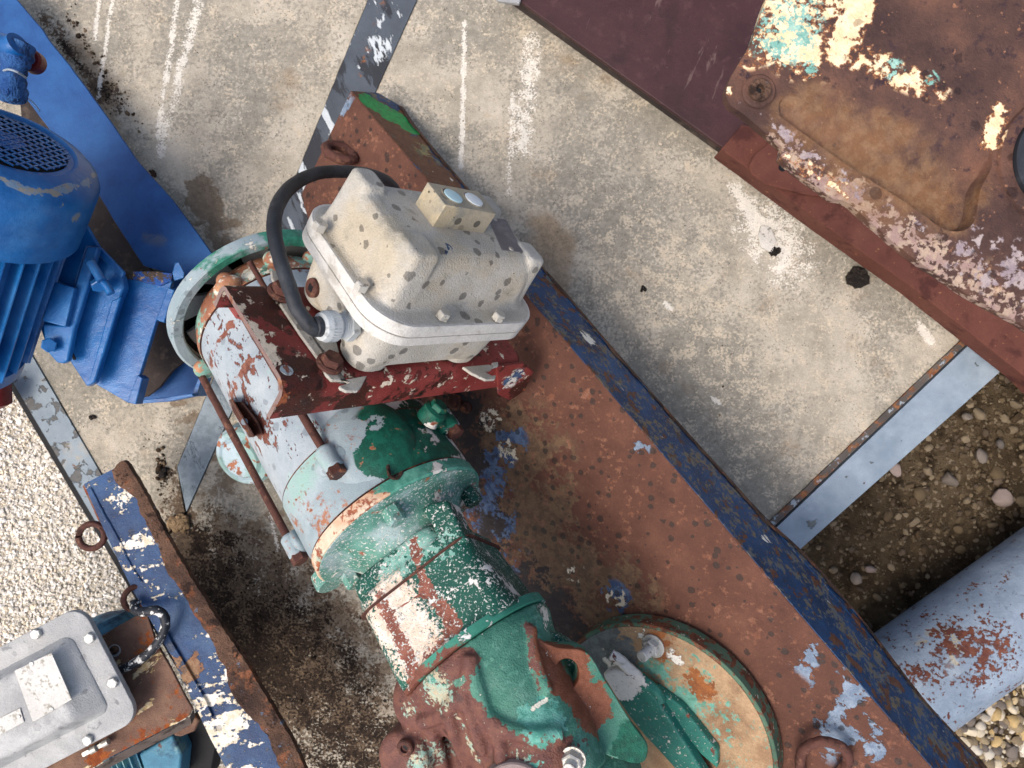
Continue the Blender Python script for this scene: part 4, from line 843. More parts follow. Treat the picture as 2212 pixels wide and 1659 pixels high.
# web lug with a through hole
lz = lambda x, y: RP(x, y, P(1225, 1455, .585), V(.12, .02, 1).normalized())
lug_out = [(1158, 1372), (1176, 1388), (1210, 1400), (1248, 1403), (1270, 1412), (1286, 1432), (1300, 1458), (1322, 1492), (1342, 1525), (1372, 1572), (1400, 1612), (1380, 1650), (1280, 1620), (1200, 1580), (1150, 1520), (1146, 1430)]
bm = bmesh.new()
o1, e1_ = edgeloop(smoothpath([lz(*p) for p in lug_out]+[lz(*lug_out[0])], 4)[:-1])
ln = V(.12, .02, 1).normalized(); hc = lz(1224, 1457); h1, h2, _ = frame(ln)
o2, e2_ = edgeloop([hc+(h1*math.cos(i*math.pi/14)*.0185+h2*math.sin(i*math.pi/14)*.0225) for i in range(28)])
bmesh.ops.triangle_fill(bm, use_beauty=True, edges=e1_+e2_)
ret = bmesh.ops.extrude_face_region(bm, geom=bm.faces[:]); nv = [v for v in ret['geom'] if isinstance(v, bmesh.types.BMVert)]
bmesh.ops.translate(bm, verts=nv, vec=-ln*.032); bmesh.ops.recalc_face_normals(bm, faces=bm.faces)
me = bpy.data.meshes.new('m'); bm.to_mesh(me); bm.free()
lug_o = put('lifting_lug', me, gear_m, gear, smooth=40, bevel=.004, seg=3)
put('lug_web', prism([lz(1180, 1385)-ln*.034, lz(1205, 1385)-ln*.04, lz(1290, 1440)-ln*.05, lz(1380, 1600)-ln*.05, lz(1200, 1560)-ln*.05], .03), neck_m, gear, bevel=.003)
def stud(nm, x, y, z, ax, r, L, m, parent, wash=1.75, nut=True, thread=True):
    q = P(x, y, z); ax = ax.normalized(); ms = []
    a = put(nm, hexm(q+ax*.003, ax, r*1.62, r*1.5, .2), m, parent)
    put('washer', lathe([(0, r*wash*.98), (.0032, r*wash), (.0036, r*wash*.95)], q, ax, 40), m, a)
    prof = [(.0, r)]
    tt = r*1.5+.003
    while tt < L-.003: prof += [(tt, r), (tt+.0008, r*.88), (tt+.0016, r)]; tt += .0024
    prof += [(L-.001, r), (L, r*.82)]
    put('threaded_end', lathe(prof, q, ax, 24), m, a)
    return a
stud('cover_bolt', 1240, 1636, max(GS(1240,1638).z, lz(1240,1638).z)+.002, V(-.30, -.12, .9), .0088, .028, steel_bright, gear, wash=1.9)
put('hex_plug', lathe([(0, .0125), (.006, .0125), (.008, .011), (.008, .006), (.004, .0055)], P(878, 1612, .578), V(-.3, -.1, 1).normalized(), 28), rust_smooth, gear)
put('plug_socket', cyl(P(878, 1612, .5835), V(-.3, -.1, 1).normalized(), .0055, .001, 6), black_m, gear)
put('hub_cover', lathe([(0, .046), (.016, .045), (.018, .043)], GS(1112, 1712, .0), V(-.08, .10, 1).normalized(), 64), mat('bare_grey_brown_cover', ['8a7a76', '9c8c86'], rough=.6, drops=.1), gear, bevel=.0)

# ------------------------------------------------------------ round output disc bolted on the beam
disc = thing('output_disc', 'large round flange disc, tan rust and teal paint, green rim, on the brown beam', 'flange', tuple(WP(1421, 1583, .0)))
dcn = WP(1421, 1583, .045)
# measured radius of the rim across the beam
rr = .2068
put('disc_rim', lathe([(-.035, rr), (.0, rr), (.0015, rr-.002), (.0015, rr-.006), (.0005, rr-.0075)], dcn, WN, 160, cap=False), green_rim, disc)
put('disc_face', lathe([(-.03, rr-.007), (.0003, rr-.008), (.0, rr-.05), (-.004, rr-.062), (-.006, .12), (-.006, .0)], dcn, WN, 160, cap=False), disc_m, disc)
stud('disc_bolt', 1412, 1394, 0, WN, .0095, .034, steel_white, disc) if False else None
q = WP(1412, 1394, .046); ax = (WN+V(-.12, -.02, 0)).normalized()
bo = put('disc_bolt', hexm(q+ax*.004, ax, .0158, .014, .2), steel_white, disc)
put('washer', lathe([(0, .0205), (.0035, .0212), (.0042, .020), (.0042, .010)], q, ax, 48), steel_white, bo)
prof = [(0, .0098)]; tt = .018
while tt < .040: prof += [(tt, .0098), (tt+.001, .0086), (tt+.002, .0098)]; tt += .003
prof += [(.0425, .0098), (.044, .008)]
put('threaded_end', lathe(prof, q, ax, 28), steel_white, bo)

def c2(pxs, s=.2686): return [(918+s*x, 1242+s*y) for x, y in pxs]
fpz = c2([(1430, 790), (1520, 770), (1640, 800), (1760, 880), (1800, 930), (1900, 1060), (2010, 1230), (2120, 1400), (2212, 1550), (2400, 1850), (2200, 1850), (2080, 1640), (1900, 1440), (1760, 1290), (1640, 1140), (1520, 960), (1440, 830)])
put('foot_flange', prism([RP(x, y, dcn+WN*.030, WN) for x, y in fpz], .024, WN), foot_m, gear, bevel=.004, seg=3)
fpr = c2([(1850, 900), (1890, 930), (1960, 985), (2060, 1060), (2180, 1200), (2350, 1420), (2350, 1560), (2212, 1440), (2130, 1330), (2000, 1190), (1900, 1070), (1850, 960)])
put('foot_rib', prism([RP(x, y, dcn+WN*.012, WN) for x, y in fpr], .018, WN), foot_m, gear, bevel=.003)
arc_o = smoothpath([RP(x, y, dcn+WN*.020, WN) for x, y in c2([(1500, 640), (1560, 680), (1640, 750), (1760, 850), (1860, 940), (1900, 1020)])], 6)
put('foot_rib', tube(arc_o, .010, 12, 1, wob=.2), foot_m, gear, label='curved raised bead covered in peeling white paint')
put('slot_recess', prism([RP(x, y, dcn+WN*.0045, WN) for x, y in c2([(1780, 900), (1850, 900), (1930, 980), (2040, 1160), (2140, 1330), (2300, 1560), (2240, 1600), (2060, 1320), (1950, 1130), (1850, 1000)])], .003, WN), rust_glaze, disc)

# ------------------------------------------------------------ red bracket under the box
bz = -.128
br = thing('mounting_bracket', 'red oxide painted steel bracket carrying the cream junction box', 'bracket', tuple(B(0, 0, bz)))
u0, v0 = BP(485, 614, bz); u1, v1 = BP(617, 830, bz); ub, vb = BP(1120, 790, bz)
vL = v1; topv = v0
def row(u_l, u_r, v, n): return B(u_l, v, n), B(u_r, v, n)
def lerp(a, b, t): return a+(b-a)*t
prof = []          # (v, n) section across the channel, outer skin
r = .022; dn = .040
prof.append((topv+.004, bz-.04)); prof.append((topv+.004, bz-.012)); prof.append((topv+.0005, bz-.003)); prof.append((topv-.006, bz))
for i in range(7): f = math.pi/2*i/6; prof.append((vL+r*(1-math.sin(f))-r*.2, bz-r*(1-math.cos(f))))
prof.append((vL-r*.2, bz-r-dn))
th = .007
inn = [(v-(.0 if i < 0 else 0)+(-th if i < 3 else (th if i > 5 else 0)), n-(th if 2 < i < 9 else 0)) for i, (v, n) in enumerate(prof)]
urt = ub+.02
def uleft(v): return u0+(u1-u0)*(v-topv)/(vL-topv)
vs = []
ns = 24
for j in range(ns+1):
    for (v, n) in prof: ul = uleft(v); vs.append(B(lerp(ul, urt, j/ns)+(.0015*mnoise.noise(Vector((v*60, n*60, 0))) if j == 0 else 0), v, n))
m_ = len(prof)
fs = [(j*m_+i, j*m_+i+1, (j+1)*m_+i+1, (j+1)*m_+i) for j in range(ns) for i in range(m_-1)]
base_ = len(vs)
for j in range(ns+1):
    for (v, n) in inn: ul = uleft(v); vs.append(B(lerp(ul, urt, j/ns), v, n))
fs += [(base_+j*m_+i, base_+j*m_+i+1, base_+(j+1)*m_+i+1, base_+(j+1)*m_+i) for j in range(ns) for i in range(m_-1)]
fs += [(j*m_+m_-1, (j+1)*m_+m_-1, base_+(j+1)*m_+m_-1, base_+j*m_+m_-1) for j in range(ns)]+[(j*m_, (j+1)*m_, base_+(j+1)*m_, base_+j*m_) for j in range(ns)]
ro = put('channel_body', mesh(vs, fs), red_paint, br, smooth=40)
vs2 = []
for k_ in (0, 1):
    pass
eb = [(v, n) for v, n in prof]; ei = inn
vs2 = [B(uleft(v)-.0006, v, n) for v, n in eb]+[B(uleft(v)-.0006, v, n) for v, n in ei]
put('cut_end', mesh(vs2, [(i, i+1, m_+i+1, m_+i) for i in range(m_-1)]), cut_edge, br, label='bare grey brown cut edge of the bracket', smooth=0)
put('end_fold', prism([P(x, y, .435) for x, y in [(477, 624), (486, 614), (505, 640), (545, 692), (534, 697), (505, 685), (484, 655)]], .02, V(-.2,.1,1).normalized()), red_paint, br, bevel=.004, label='curled under corner of the bracket')
hu, hv = BP(619, 800, bz)
put('slot_hole', loft([(bz-.001, .011, .026, .0054, hu, hv), (bz+.0006, .011, .026, .0054, hu, hv)], BO, (BX*.8+BY*-.6).normalized(), (BY*.8+BX*.6).normalized(), BN) if False else cyl(B(hu, hv, bz-.0005), BN, .0085, .0012, 20), shell_m, br, label='slotted hole with the pale shell showing through')
q1 = [RP(x, y, B(ub, vL-r*.2-.001, bz-r), -BY) for x, y in [(1070, 790), (1128, 782), (1150, 800), (1130, 842), (1098, 862), (1075, 850)]]
put('end_gusset', prism([p-BY*.004 for p in q1], .006), red_paint, br, bevel=.001)

# ------------------------------------------------------------ cream junction box
jb = thing('junction_box', 'large cream cast metal junction box with raised lid, black cable entering left', 'junction box', tuple(B(0, 0, -.12)))
W_, H_ = .304, .235
lid_l = [(-.0125, W_, H_, .055, 0, 0), (-.0015, W_, H_, .055, 0, 0), (0, W_-.003, H_-.003, .0535, 0, 0), (0.0005, W_-.022, H_-.050, .035, 0.001, 0.002),
         (.006, W_-.032, H_-.060, .034, 0.001, .002), (.040, W_-.040, H_-.070, .034, 0.001, .002), (.058, W_-.042, H_-.080, .034, -.001, .002), (.068, W_-.047, H_-.092, .03, -.002, .002), (.0745, W_-.058, H_-.108, .03, -.003, .002), (.0765, W_-.08, H_-.13, .02, -.003, 0.002)]
lid = [loft(lid_l, BO, BX, BY, BN, 8)]
for cx, cy, tw, tt_, top in ((-.111, .063, .036, .044, .086), (-.103, -.054, .046, .050, .080), (.117, -.050, .036, .046, .0795), (.115, .058, .036, .042, .0795)):       # the four raised corner ears
    lid.append(loft([(-.004, tw+.012, tt_+.016, .016, cx, cy), (.03, tw+.006, tt_+.008, .014, cx, cy), (top-.004, tw, tt_, .010, cx, cy), (top, tw-.008, tt_-.008, .008, cx, cy)], BO, BX, BY, BN, 4))
lo = put('lid', joinm(lid), alu, jb); remesh(lo, .0020, 7, .6)
put('lid_rim', loft([(-.0185, W_-.001, H_-.001, .055, 0, 0), (-.0180, W_+.0022, H_+.0022, .056, 0, 0), (-.0015, W_+.0022, H_+.0022, .056, 0, 0), (-.0003, W_+.0006, H_+.0006, .055, 0, 0)], BO, BX, BY, BN, 10), alu_rim, jb, smooth=50)
put('base_rim', loft([(-.0352, W_-.006, H_-.006, .052, 0, 0), (-.034, W_+.001, H_+.001, .055, 0, 0), (-.0205, W_+.001, H_+.001, .055, 0, 0), (-.0198, W_-.003, H_-.003, .054, 0, 0)], BO, BX, BY, BN, 10), alu_rim, jb, smooth=50)
bl = [loft([(-.0255, W_-.046, H_-.040, .034, 0, 0), (-.05, W_-.050, H_-.044, .034, 0, 0), (-.100, W_-.058, H_-.052, .034, 0, 0), (-.106, W_-.066, H_-.06, .03, 0, 0)], BO, BX, BY, BN, 8)]
for sx, sy in ((-1, -1), (1, -1), (1, 1), (-1, 1)):
    cx = sx*(W_/2-.065); cy = sy*(H_/2-.062)
    bl.append(loft([(-.03, .07, .07, .028, cx, cy), (-.09, .070, .068, .028, cx, cy), (-.118, .064, .062, .026, cx, cy), (-.122, .056, .054, .024, cx, cy)], BO, BX, BY, BN, 6))
bo_ = put('box_body', joinm(bl), alu, jb); remesh(bo_, .0024, 6, .6)
fz = -.1215
def foot(pxs, nm='mounting_foot', th=.004): put(nm, prism([B(*BP(x, y, fz), fz) for x, y in pxs], th+.001, BN), alu, jb, bevel=.0010)
b2 = lambda pts: [(378+.2441*x, 540+.2441*y) for x, y in pts]
foot(b2([(930, 470), (1010, 470), (1420, 760), (1500, 1100), (1480, 1150), (1700, 1110), (1650, 1210), (1620, 1245), (1520, 1247), (1465, 1220), (1455, 1200), (1500, 1188), (1525, 1185), (1545, 1170), (1510, 1150), (1455, 1150), (1390, 1150), (1340, 1100), (1285, 980), (1110, 740)]))
foot([(1000, 792), (1055, 787), (1066, 790), (1062, 798), (1048, 803), (1062, 811), (1072, 810), (1070, 819), (1050, 820), (1020, 806)])
foot([(1063, 783), (1076, 781), (1077, 790), (1066, 793)])
foot([(586, 583), (625, 590), (648, 640), (640, 650), (612, 640), (588, 600)])
put('seam_gasket', loft([(-.0200, W_-.004, H_-.004, .053, 0, 0), (-.0184, W_-.004, H_-.004, .053, 0, 0)], BO, BX, BY, BN, 8), dark_edge, jb)
# lid bolts
for x, y in ((690, 492), (780, 620), (956, 683), (1075, 686)):
    u, v = BP(x, y, .004)
    b_ = put('lid_bolt', hexm(B(u, v, .0015), BN, .0092, .011, .3), steel_bright, jb)
# upper side bolts, half hidden behind the dome
for u, v in ((.13, .0), (.06, H_/2-.016), (-.06, H_/2-.016)): put('lid_bolt', hexm(B(u, v, .0015), BN, .0092, .011, .3), steel_bright, jb)
# sight block with two lenses
sbz = .0745
uA, vA = BP(892, 441, sbz); uB, vB = BP(933, 492, sbz); uC, vC = BP(1044, 506, sbz)
Xs = (BX*(uC-uB)+BY*(vC-vB)); Lx = Xs.length; Xs.normalize(); Ys = (BX*(uA-uB)+BY*(vA-vB)); Ys = (Ys-Xs*Ys.dot(Xs)); Ly = Ys.length; Ys.normalize()
So = B(uB, vB, sbz)
# height from the observed upper corner
bestd = None
for hh in np.linspace(.01, .08, 141):
    q = So+BN*hh; dd = q-CAM; px = 1106+FPX*dd.x/-dd.z; py = 829.5-FPX*dd.y/-dd.z; e_ = (px-962)**2+(py-443)**2
    if bestd is None or e_ < bestd[0]: bestd = (e_, hh)
SH = bestd[1]; print('sight block', Lx, Ly, SH)
sb = thing('sight_block', 'square cast block with two round white lenses on top of the cream box lid', 'indicator', tuple(So))
bm = bmesh.new()
Lyf = Ly*1.0
def S(x, y, z): return So+Xs*x+Ys*y+BN*z
me = prism([S(0, 0, SH), S(Lx, 0, SH), S(Lx, Lyf, SH), S(0, Lyf, SH)], SH+.004, BN)
alu_block = mat('cast_block_metal', ['a49a86', 'b5ab96'], [dict(col='c9b893', scale=10, thr=.55, soft=.08, op=.6), dict(col='82847f', scale=22, thr=.58, soft=.06, op=.7), dict(col='4d463c', scale=170, detail=2, thr=.71, soft=.01)], drops=.18, dropscale=60, rough=.5, fine=(500, .0008), dropcol=.6)
put('block_body', me, alu_block, sb, bevel=.0012)
for cx, mm in ((.30, lens_blue), (.70, lens_white)):
    c_ = S(Lx*cx, Lyf*.50, SH+.0002)
    rg = put('lens_ring', lathe([(-.0, .0135*Lx/.078), (.0009, .0135*Lx/.078), (.0009, .0122*Lx/.078), (-.002, .0118*Lx/.078)], c_, BN, 40, cap=False), alu_block, sb)
    put('lens_recess', cyl(c_, BN, .0122*Lx/.078, .0003, 40), dark_edge, sb)
    put('lens', lathe([(0, .0112*Lx/.078), (.0016, .0110*Lx/.078), (.002, .0095*Lx/.078)], c_+BN*.0001+Ys*-.0008, BN, 40), mm, sb)
for cx in (.38, .75):
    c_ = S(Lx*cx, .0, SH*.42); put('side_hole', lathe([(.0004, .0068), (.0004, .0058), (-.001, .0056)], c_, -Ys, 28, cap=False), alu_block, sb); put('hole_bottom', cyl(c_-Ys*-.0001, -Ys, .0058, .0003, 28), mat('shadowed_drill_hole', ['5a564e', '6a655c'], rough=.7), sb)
# name plate
npt = [B(*BP(x, y, .076), .0775) for x, y in [(1052, 470), (1083, 541), (1129, 546), (1092, 476)]]
npo = put('nameplate', prism(npt, .0012, BN), plate_grey, jb, bevel=.0003)
for x, y in ((1104, 538), (1069, 474)): 
    s_ = put('plate_screw', lathe([(0, .0042), (.0012, .004), (.0016, .002)], B(*BP(x, y, .0776), .0776), BN, 18), steel_bright, npo)
# gland
gc = B(*BP(704, 707, -.062), -.062); 
gA = P(737, 690, .50); 
u_, v_ = BP(735, 712, -.060); u_, v_ = BP(742, 704, -.062); gq = B(-W_/2+.020, v_, -.062)
gdir = -BX
def proj(q): d = q-CAM; return 1106+FPX*d.x/-d.z, 829.5-FPX*d.y/-d.z
gl = thing('cable_gland', 'pale grey ribbed plastic cable gland screwed into the cream box side', 'cable gland', tuple(gq))
put('lock_nut', hexm(gq, gdir, .0205, .010, .1, 0), plastic_grey, gl)
prof = [(.010, .015)]; tt = .011
while tt < .024: prof += [(tt, .0165), (tt+.0014, .0152)]; tt += .0028
put('threaded_collar', lathe(prof, gq, gdir, 40), plastic_grey, gl)
ms = [lathe([(.024, .0175), (.027, .0195), (.042, .0195), (.047, .0175), (.049, .0125)], gq, gdir, 40)]
e1, e2, _ = frame(gdir)
for i in range(30):
    f = i*math.pi/15; c_ = gq+gdir*.028+(e1*math.cos(f)+e2*math.sin(f))*.0194; ms.append(tube([c_, c_+gdir*.013], .0009, 6, 1))
put('compression_nut', joinm(ms), plastic_grey, gl)
put('rubber_insert', lathe([(.0485, .0130), (.051, .012)], gq, gdir, 30), rubber, gl)
# triangular gusset hole with rusty square plug, on the box's left wall
pq = B(-W_/2+.026, BP(676, 620, -.06)[1]+.0, -.062)
u_, v_ = BP(676, 620, -.055)
side = RP(676, 622, B(-W_/2+.026, 0, 0), -BX)
pl_ = thing('square_plug', 'rusty square socket plug in the side of the cream box', 'plug', tuple(side)); pl_.name = 'square_plug'
put('plug_body', lathe([(-.002, .0135), (.003, .0135), (.004, .0115)], side, -BX, 32), rust_smooth, pl_)
put('plug_socket', lathe([(.0035, .0065), (.0046, .0065)], side, -BX, 4), black_m, pl_)

# black cable from the gland round the back of the lid
cbx = lambda x, y: (540+.3905*x, 270+.3905*y)
g1 = gq+gdir*.055
path = [gq+gdir*.050, gq+gdir*.066]
zz = g1.z
zc = (gq+gdir*.066).z
path = [gq+gdir*.046, gq+gdir*.060]
for (x, y, z) in ((262, 1020, zc+.004), (236, 950, zc+.004), (205, 860, zc), (160, 720, zc-.01), (133, 570, zc-.03), (155, 440, zc-.07), (235, 335, zc-.13), (370, 268, zc-.20), (520, 258, zc-.27), (640, 268, zc-.33), (740, 300, zc-.39), (800, 350, zc-.45)):
    px, py = cbx(x, y); path.append(P(px, py, z))
o = put('power_cable', tube(path, lambda t: .0090+.0008*t+.0016*math.exp(-((t-.05)/.03)**2), 20, 10, wob=.06), rubber, None, smooth=60)
tag(o, 'thick black cable looping up from the grey gland behind the cream box', 'cable')
put('cable_sleeve_end', lathe([(-.004, .0125), (.006, .0128), (.008, .0105)], gq+gdir*.050, gdir, 28, cap=False), rubber, o)

# ------------------------------------------------------------ bolts holding the box to the bracket
def jb_bolt(x, y, r, label):
    q = B(*BP(x, y, fz+.001), fz+.001)
    t = thing('bracket_bolt', label, 'bolt', tuple(q))
    put('bolt_flange', lathe([(0, r*1.25), (.004, r*1.25), (.006, r*1.05)], q, BN, 32), rust_smooth, t)
    put('bolt_head', hexm(q+BN*.005, BN, r, r*.75, .5, .25), rust_smooth, t)
jb_bolt(711, 788, .0145, 'big brown rusted bolt at the lower left foot of the cream box')
jb_bolt(606, 634, .0150, 'rust pitted bolt on the bracket under the black cable')
t = thing('threaded_stud', 'thin rusty threaded stud behind the top edge of the red bracket', 'stud', tuple(P(570, 615, .42)))
prof = []; tt = 0
while tt < .05: prof += [(tt, .0052), (tt+.0012, .0044)]; tt += .0024
put('stud_body', lathe(prof, P(572, 622, .42), (V(-.35, .75, .3)).normalized(), 16), rust_smooth, t)

# ------------------------------------------------------------ lower left: scraped blue beam
sb2 = thing('scraped_beam', 'narrow steel beam with scraped blue and white paint, rust edged, lower left', 'beam', tuple(P(250, 1100, .2)))
def sbz_(y): return .20+.08*(y-1000)/660
def SP(x, y, h=0): return P(x, y, sbz_(y)+h)
zz6 = lambda pts: [(.414*x, 972+.414*y) for x, y in pts]
ol = zz6([(438, 178), (655, 66), (668, 80), (790, 292), (880, 465), (975, 630), (1060, 765), (1160, 925), (1262, 1075), (1390, 1290), (1520, 1510), (1560, 1680), (1700, 1900), (1380, 1950), (1190, 1680), (1100, 1510), (1000, 1300), (900, 1085), (780, 880), (700, 745), (640, 625), (530, 390)])
opts = jag([SP(*p) for p in ol], .006, .0022, seed=5, which=set(range(2, 12)))
put('beam_top', prism(opts, .008, V(0,0,1)), small_beam_m, sb2, smooth=0)
ed = zz6([(590, 105), (655, 66), (790, 292), (880, 465), (975, 630), (1060, 765), (1160, 925), (1262, 1075), (1390, 1290), (1520, 1510), (1600, 1690)])
ei = zz6([(580, 112), (622, 190), (700, 250), (740, 340), (790, 450), (830, 520), (880, 640), (975, 780), (1005, 850), (1060, 930), (1130, 1060), (1180, 1150), (1200, 1250), (1290, 1380), (1400, 1500), (1450, 1640), (1500, 1700)])
A_ = smoothpath([SP(*p, .0035) for p in ed], 8); B_ = smoothpath([SP(*p, .0032) for p in ei], 8)
def resamp(p, n):
    L = [0]
    for i in range(1, len(p)): L.append(L[-1]+(p[i]-p[i-1]).length)
    out = []; j = 0
    for k in range(n):
        s_ = L[-1]*k/(n-1)
        while j < len(L)-2 and L[j+1] < s_: j += 1
        f = (s_-L[j])/max(L[j+1]-L[j], 1e-9); out.append(p[j].lerp(p[j+1], f))
    return out
A_ = resamp(A_, 160); B_ = resamp(B_, 160)
A_ = [p+V(.0022*mnoise.noise(p*120), .0022*mnoise.noise(p*110+V(4,0,0)), 0) for p in A_]
B_ = [p+V(.005*mnoise.noise(p*50)+.002*mnoise.noise(p*160), .003*mnoise.noise(p*60+V(4,0,0)), 0) for p in B_]
C_ = [a.lerp(b, .5)+V(0,0,.003+.003*mnoise.noise(a*70)) for a, b in zip(A_, B_)]
n_ = 160
me = mesh([p-V(0,0,.014) for p in A_]+A_+C_+B_+[p-V(0,0,.003) for p in B_], [(k*n_+i, k*n_+i+1, (k+1)*n_+i+1, (k+1)*n_+i) for k in range(4) for i in range(n_-1)])
put('rust_scale', me, rust_edge, sb2, smooth=40, label='thick flaking rust along the right edge')
lw = [SP(*p, -.010) for p in zz6([(500, 200), (700, 560), (900, 900), (1100, 1240), (1300, 1600), (1450, 1900)])]
put('beam_web', mesh(lw+[p-V(.01,0,.08) for p in lw], [(i, i+1, len(lw)+i+1, len(lw)+i) for i in range(len(lw)-1)]), dirt_shade, sb2, smooth=0)
put('edge_angle', prism(jag([SP(x, y, -.004) for x, y in [(178, 1050), (190, 1040), (240, 1130), (330, 1310), (322, 1322), (268, 1230), (215, 1130)]], .01, .0015, seed=21), .012, V(0,0,1)), plate_rust, sb2, smooth=0)
put('welded_lip', tube([SP(*p, .001) for p in zz6([(470, 195), (530, 310), (620, 470), (680, 600), (740, 690)])], .0022, 8, wob=.4), small_beam_m, sb2)
lipf = zz6([(795, 850), (830, 870), (900, 1010), (990, 1160), (1075, 1310), (1110, 1400), (1085, 1410), (1040, 1330), (960, 1180), (880, 1050), (800, 900)])
put('welded_lip', prism([SP(*p, .006) for p in lipf], .006, V(0,0,1)), small_beam_m, sb2, bevel=.001)
eyea = P(198, 1158, .215); put('lifting_eye', ringm(eyea, V(.15, .1, 1).normalized(), .0235, .0062, sx=1.0), rust_smooth, sb2, label='round rusty lifting eye sticking out over the pale gravel')
put('eye_shank', tube([P(218, 1144, .212), P(232, 1134, .205)], .007, 12, wob=.2), rust_smooth, sb2)
put('lifting_eye', ringm(P(293, 1292, .232), V(.75, .1, .7).normalized(), .0215, .0055), rust_smooth, sb2, label='rusty lifting eye hooked behind the paint splashed cable')

# rusty plate under the grey box
pz = lambda y: .235+.06*(y-1320)/340
rp = thing('base_plate', 'brown rust streaked steel plate between grey junction box and scraped blue beam', 'plate', tuple(P(320, 1450, .25)))
pp = [(150, 1410), (222, 1372), (308, 1322), (318, 1330), (338, 1390), (372, 1450), (400, 1505), (416, 1532), (406, 1548), (380, 1563), (240, 1635), (150, 1690), (60, 1740), (-40, 1560)]
put('plate_top', prism([P(x, y, pz(y)) for x, y in pp], .006, V(0,0,1)), plate_rust, rp, bevel=.001)
lipm = mat('grey_brown_plate_edge', ['5c504a', '6e625b'], [dict(col='8a6a50', scale=30, thr=.6, soft=.03), dict(col='3a302c', scale=20, thr=.58, soft=.05)], rough=.8)
ll = [(418, 1530), (410, 1548), (380, 1564), (240, 1637), (150, 1692), (60, 1742)]
put('plate_lip', mesh([P(x, y, pz(y)-.001) for x, y in ll]+[P(x+4, y+17, pz(y)-.03) for x, y in ll], [(i, i+1, len(ll)+i+1, len(ll)+i) for i in range(len(ll)-1)]), lipm, rp, smooth=0)
t = thing('washer_bolt', 'orange rusted bolt head on a grey washer beside the grey box', 'bolt', tuple(P(249, 1403, .26)))
put('washer', lathe([(0, .0115), (.002, .0118), (.0022, .006)], P(248, 1405, pz(1405)+.001), V(0,0,1), 32), plastic_grey, t)
put('bolt_head', cyl(P(249, 1403, pz(1403)+.003), V(.02,.02,1).normalized(), .0082, .007, 24, .002), rust_edge, t)
# hose splashed with white paint
pth = [P(x, y, z) for x, y, z in ((290, 1300, .250), (293, 1318, .262), (312, 1322, .270), (338, 1318, .275), (354, 1330, .275), (357, 1352, .275), (346, 1380, .275), (328, 1404, .275), (304, 1424, .275), (272, 1442, .275), (250, 1452, .270))]
o = put('splashed_cable', tube(pth, .0084, 14, 8, wob=.12), rubber_paint, None, smooth=60); tag(o, 'short black cable splashed with white paint, running into the grey box', 'cable')

# grey junction box, lower left
gz = .315
gx = thing('grey_junction_box', 'pale grey cast junction box with blank white nameplate, cut by the left edge', 'junction box', tuple(P(100, 1500, .27)))
gX = (P(119, 1659, gz)-P(0, 1725, gz)); 
gX = V(math.cos(math.radians(29)), math.sin(math.radians(29)), 0); gY = V(-gX.y, gX.x, 0); gN = V(0,0,1)
# tilt a little so that it faces the viewer
def GPx(x, y, n=0): q = P(x, y, gz+n); return (q-GO).dot(gX), (q-GO).dot(gY)
TR = P(196, 1310, gz); 
corner_t = P(172, 1308, gz); corner_b = P(296, 1556, gz)
gX = ((P(172, 1308, gz)-P(-8, 1402, gz)).normalized()); gY = V(-gX.y, gX.x, 0)
hgt_ = (corner_t-corner_b).dot(gY); wid_ = .40
mid = (corner_t+corner_b)/2; GO = mid-gX*(wid_/2-.004)
levels = [(-.05, wid_-.05, hgt_-.04, .03, 0, 0), (-.012, wid_-.05, hgt_-.04, .03, 0, 0), (-.0119, wid_, hgt_, .034, 0, 0), (-.001, wid_, hgt_, .034, 0, 0), (0, wid_-.003, hgt_-.003, .033, 0, 0)]
put('box_flange', loft(levels, GO, gX, gY, gN, 8), alu_grey, gx, smooth=35, bevel=.0006)
u2, v2 = GPx(118, 1352, .03); u3, v3 = GPx(225, 1528, .0)
dl = [(-.001, wid_-.075, hgt_-.072, .02, 0, 0), (.004, wid_-.084, hgt_-.080, .018, 0, 0), (.030, wid_-.128, hgt_-.105, .014, -.012, 0.002), (.034, wid_-.140, hgt_-.118, .010, -.014, 0.002)]
dm_ = put('lid_dome', loft(dl, GO, gX, gY, gN, 6), alu_grey, gx); remesh(dm_, .003, 5, .6)
npz = gz+.0352
o = put('nameplate', prism([P(x, y, npz+.0012) for x, y in [(31, 1449), (111, 1410), (155, 1511), (71, 1560)]], .001, gN), plate_white, gx, bevel=.0003)
for x, y in ((68, 1434), (111, 1532)): put('plate_screw', lathe([(0, .0042), (.0012, .004), (.0016, .002)], P(x, y, npz+.0014), gN, 18), steel_white, o)
o = put('small_nameplate', prism([P(x, y, npz+.001) for x, y in [(-30, 1566), (43, 1530), (52, 1560), (-30, 1603)]], .001, gN), plate_white, gx, bevel=.0003)
put('plate_screw', lathe([(0, .0035), (.0012, .003)], P(41, 1548, npz+.0012), gN, 18), steel_white, o)
for x, y in ((81, 1368), (196, 1377), (246, 1473), (192, 1597)): put('lid_bolt', hexm(P(x, y, gz), gN, .0098, .0075, .5+x*.01), steel_white, gx)
put('hinge_pin', joinm([tube([P(180, 1630, gz-.02), P(234, 1602, gz-.02)], .004, 12, 1), cyl(P(196, 1622, gz-.02), gX, .0065, .012, 16), cyl(P(222, 1608, gz-.02), gX, .006, .012, 16)]), steel_bright, gx)

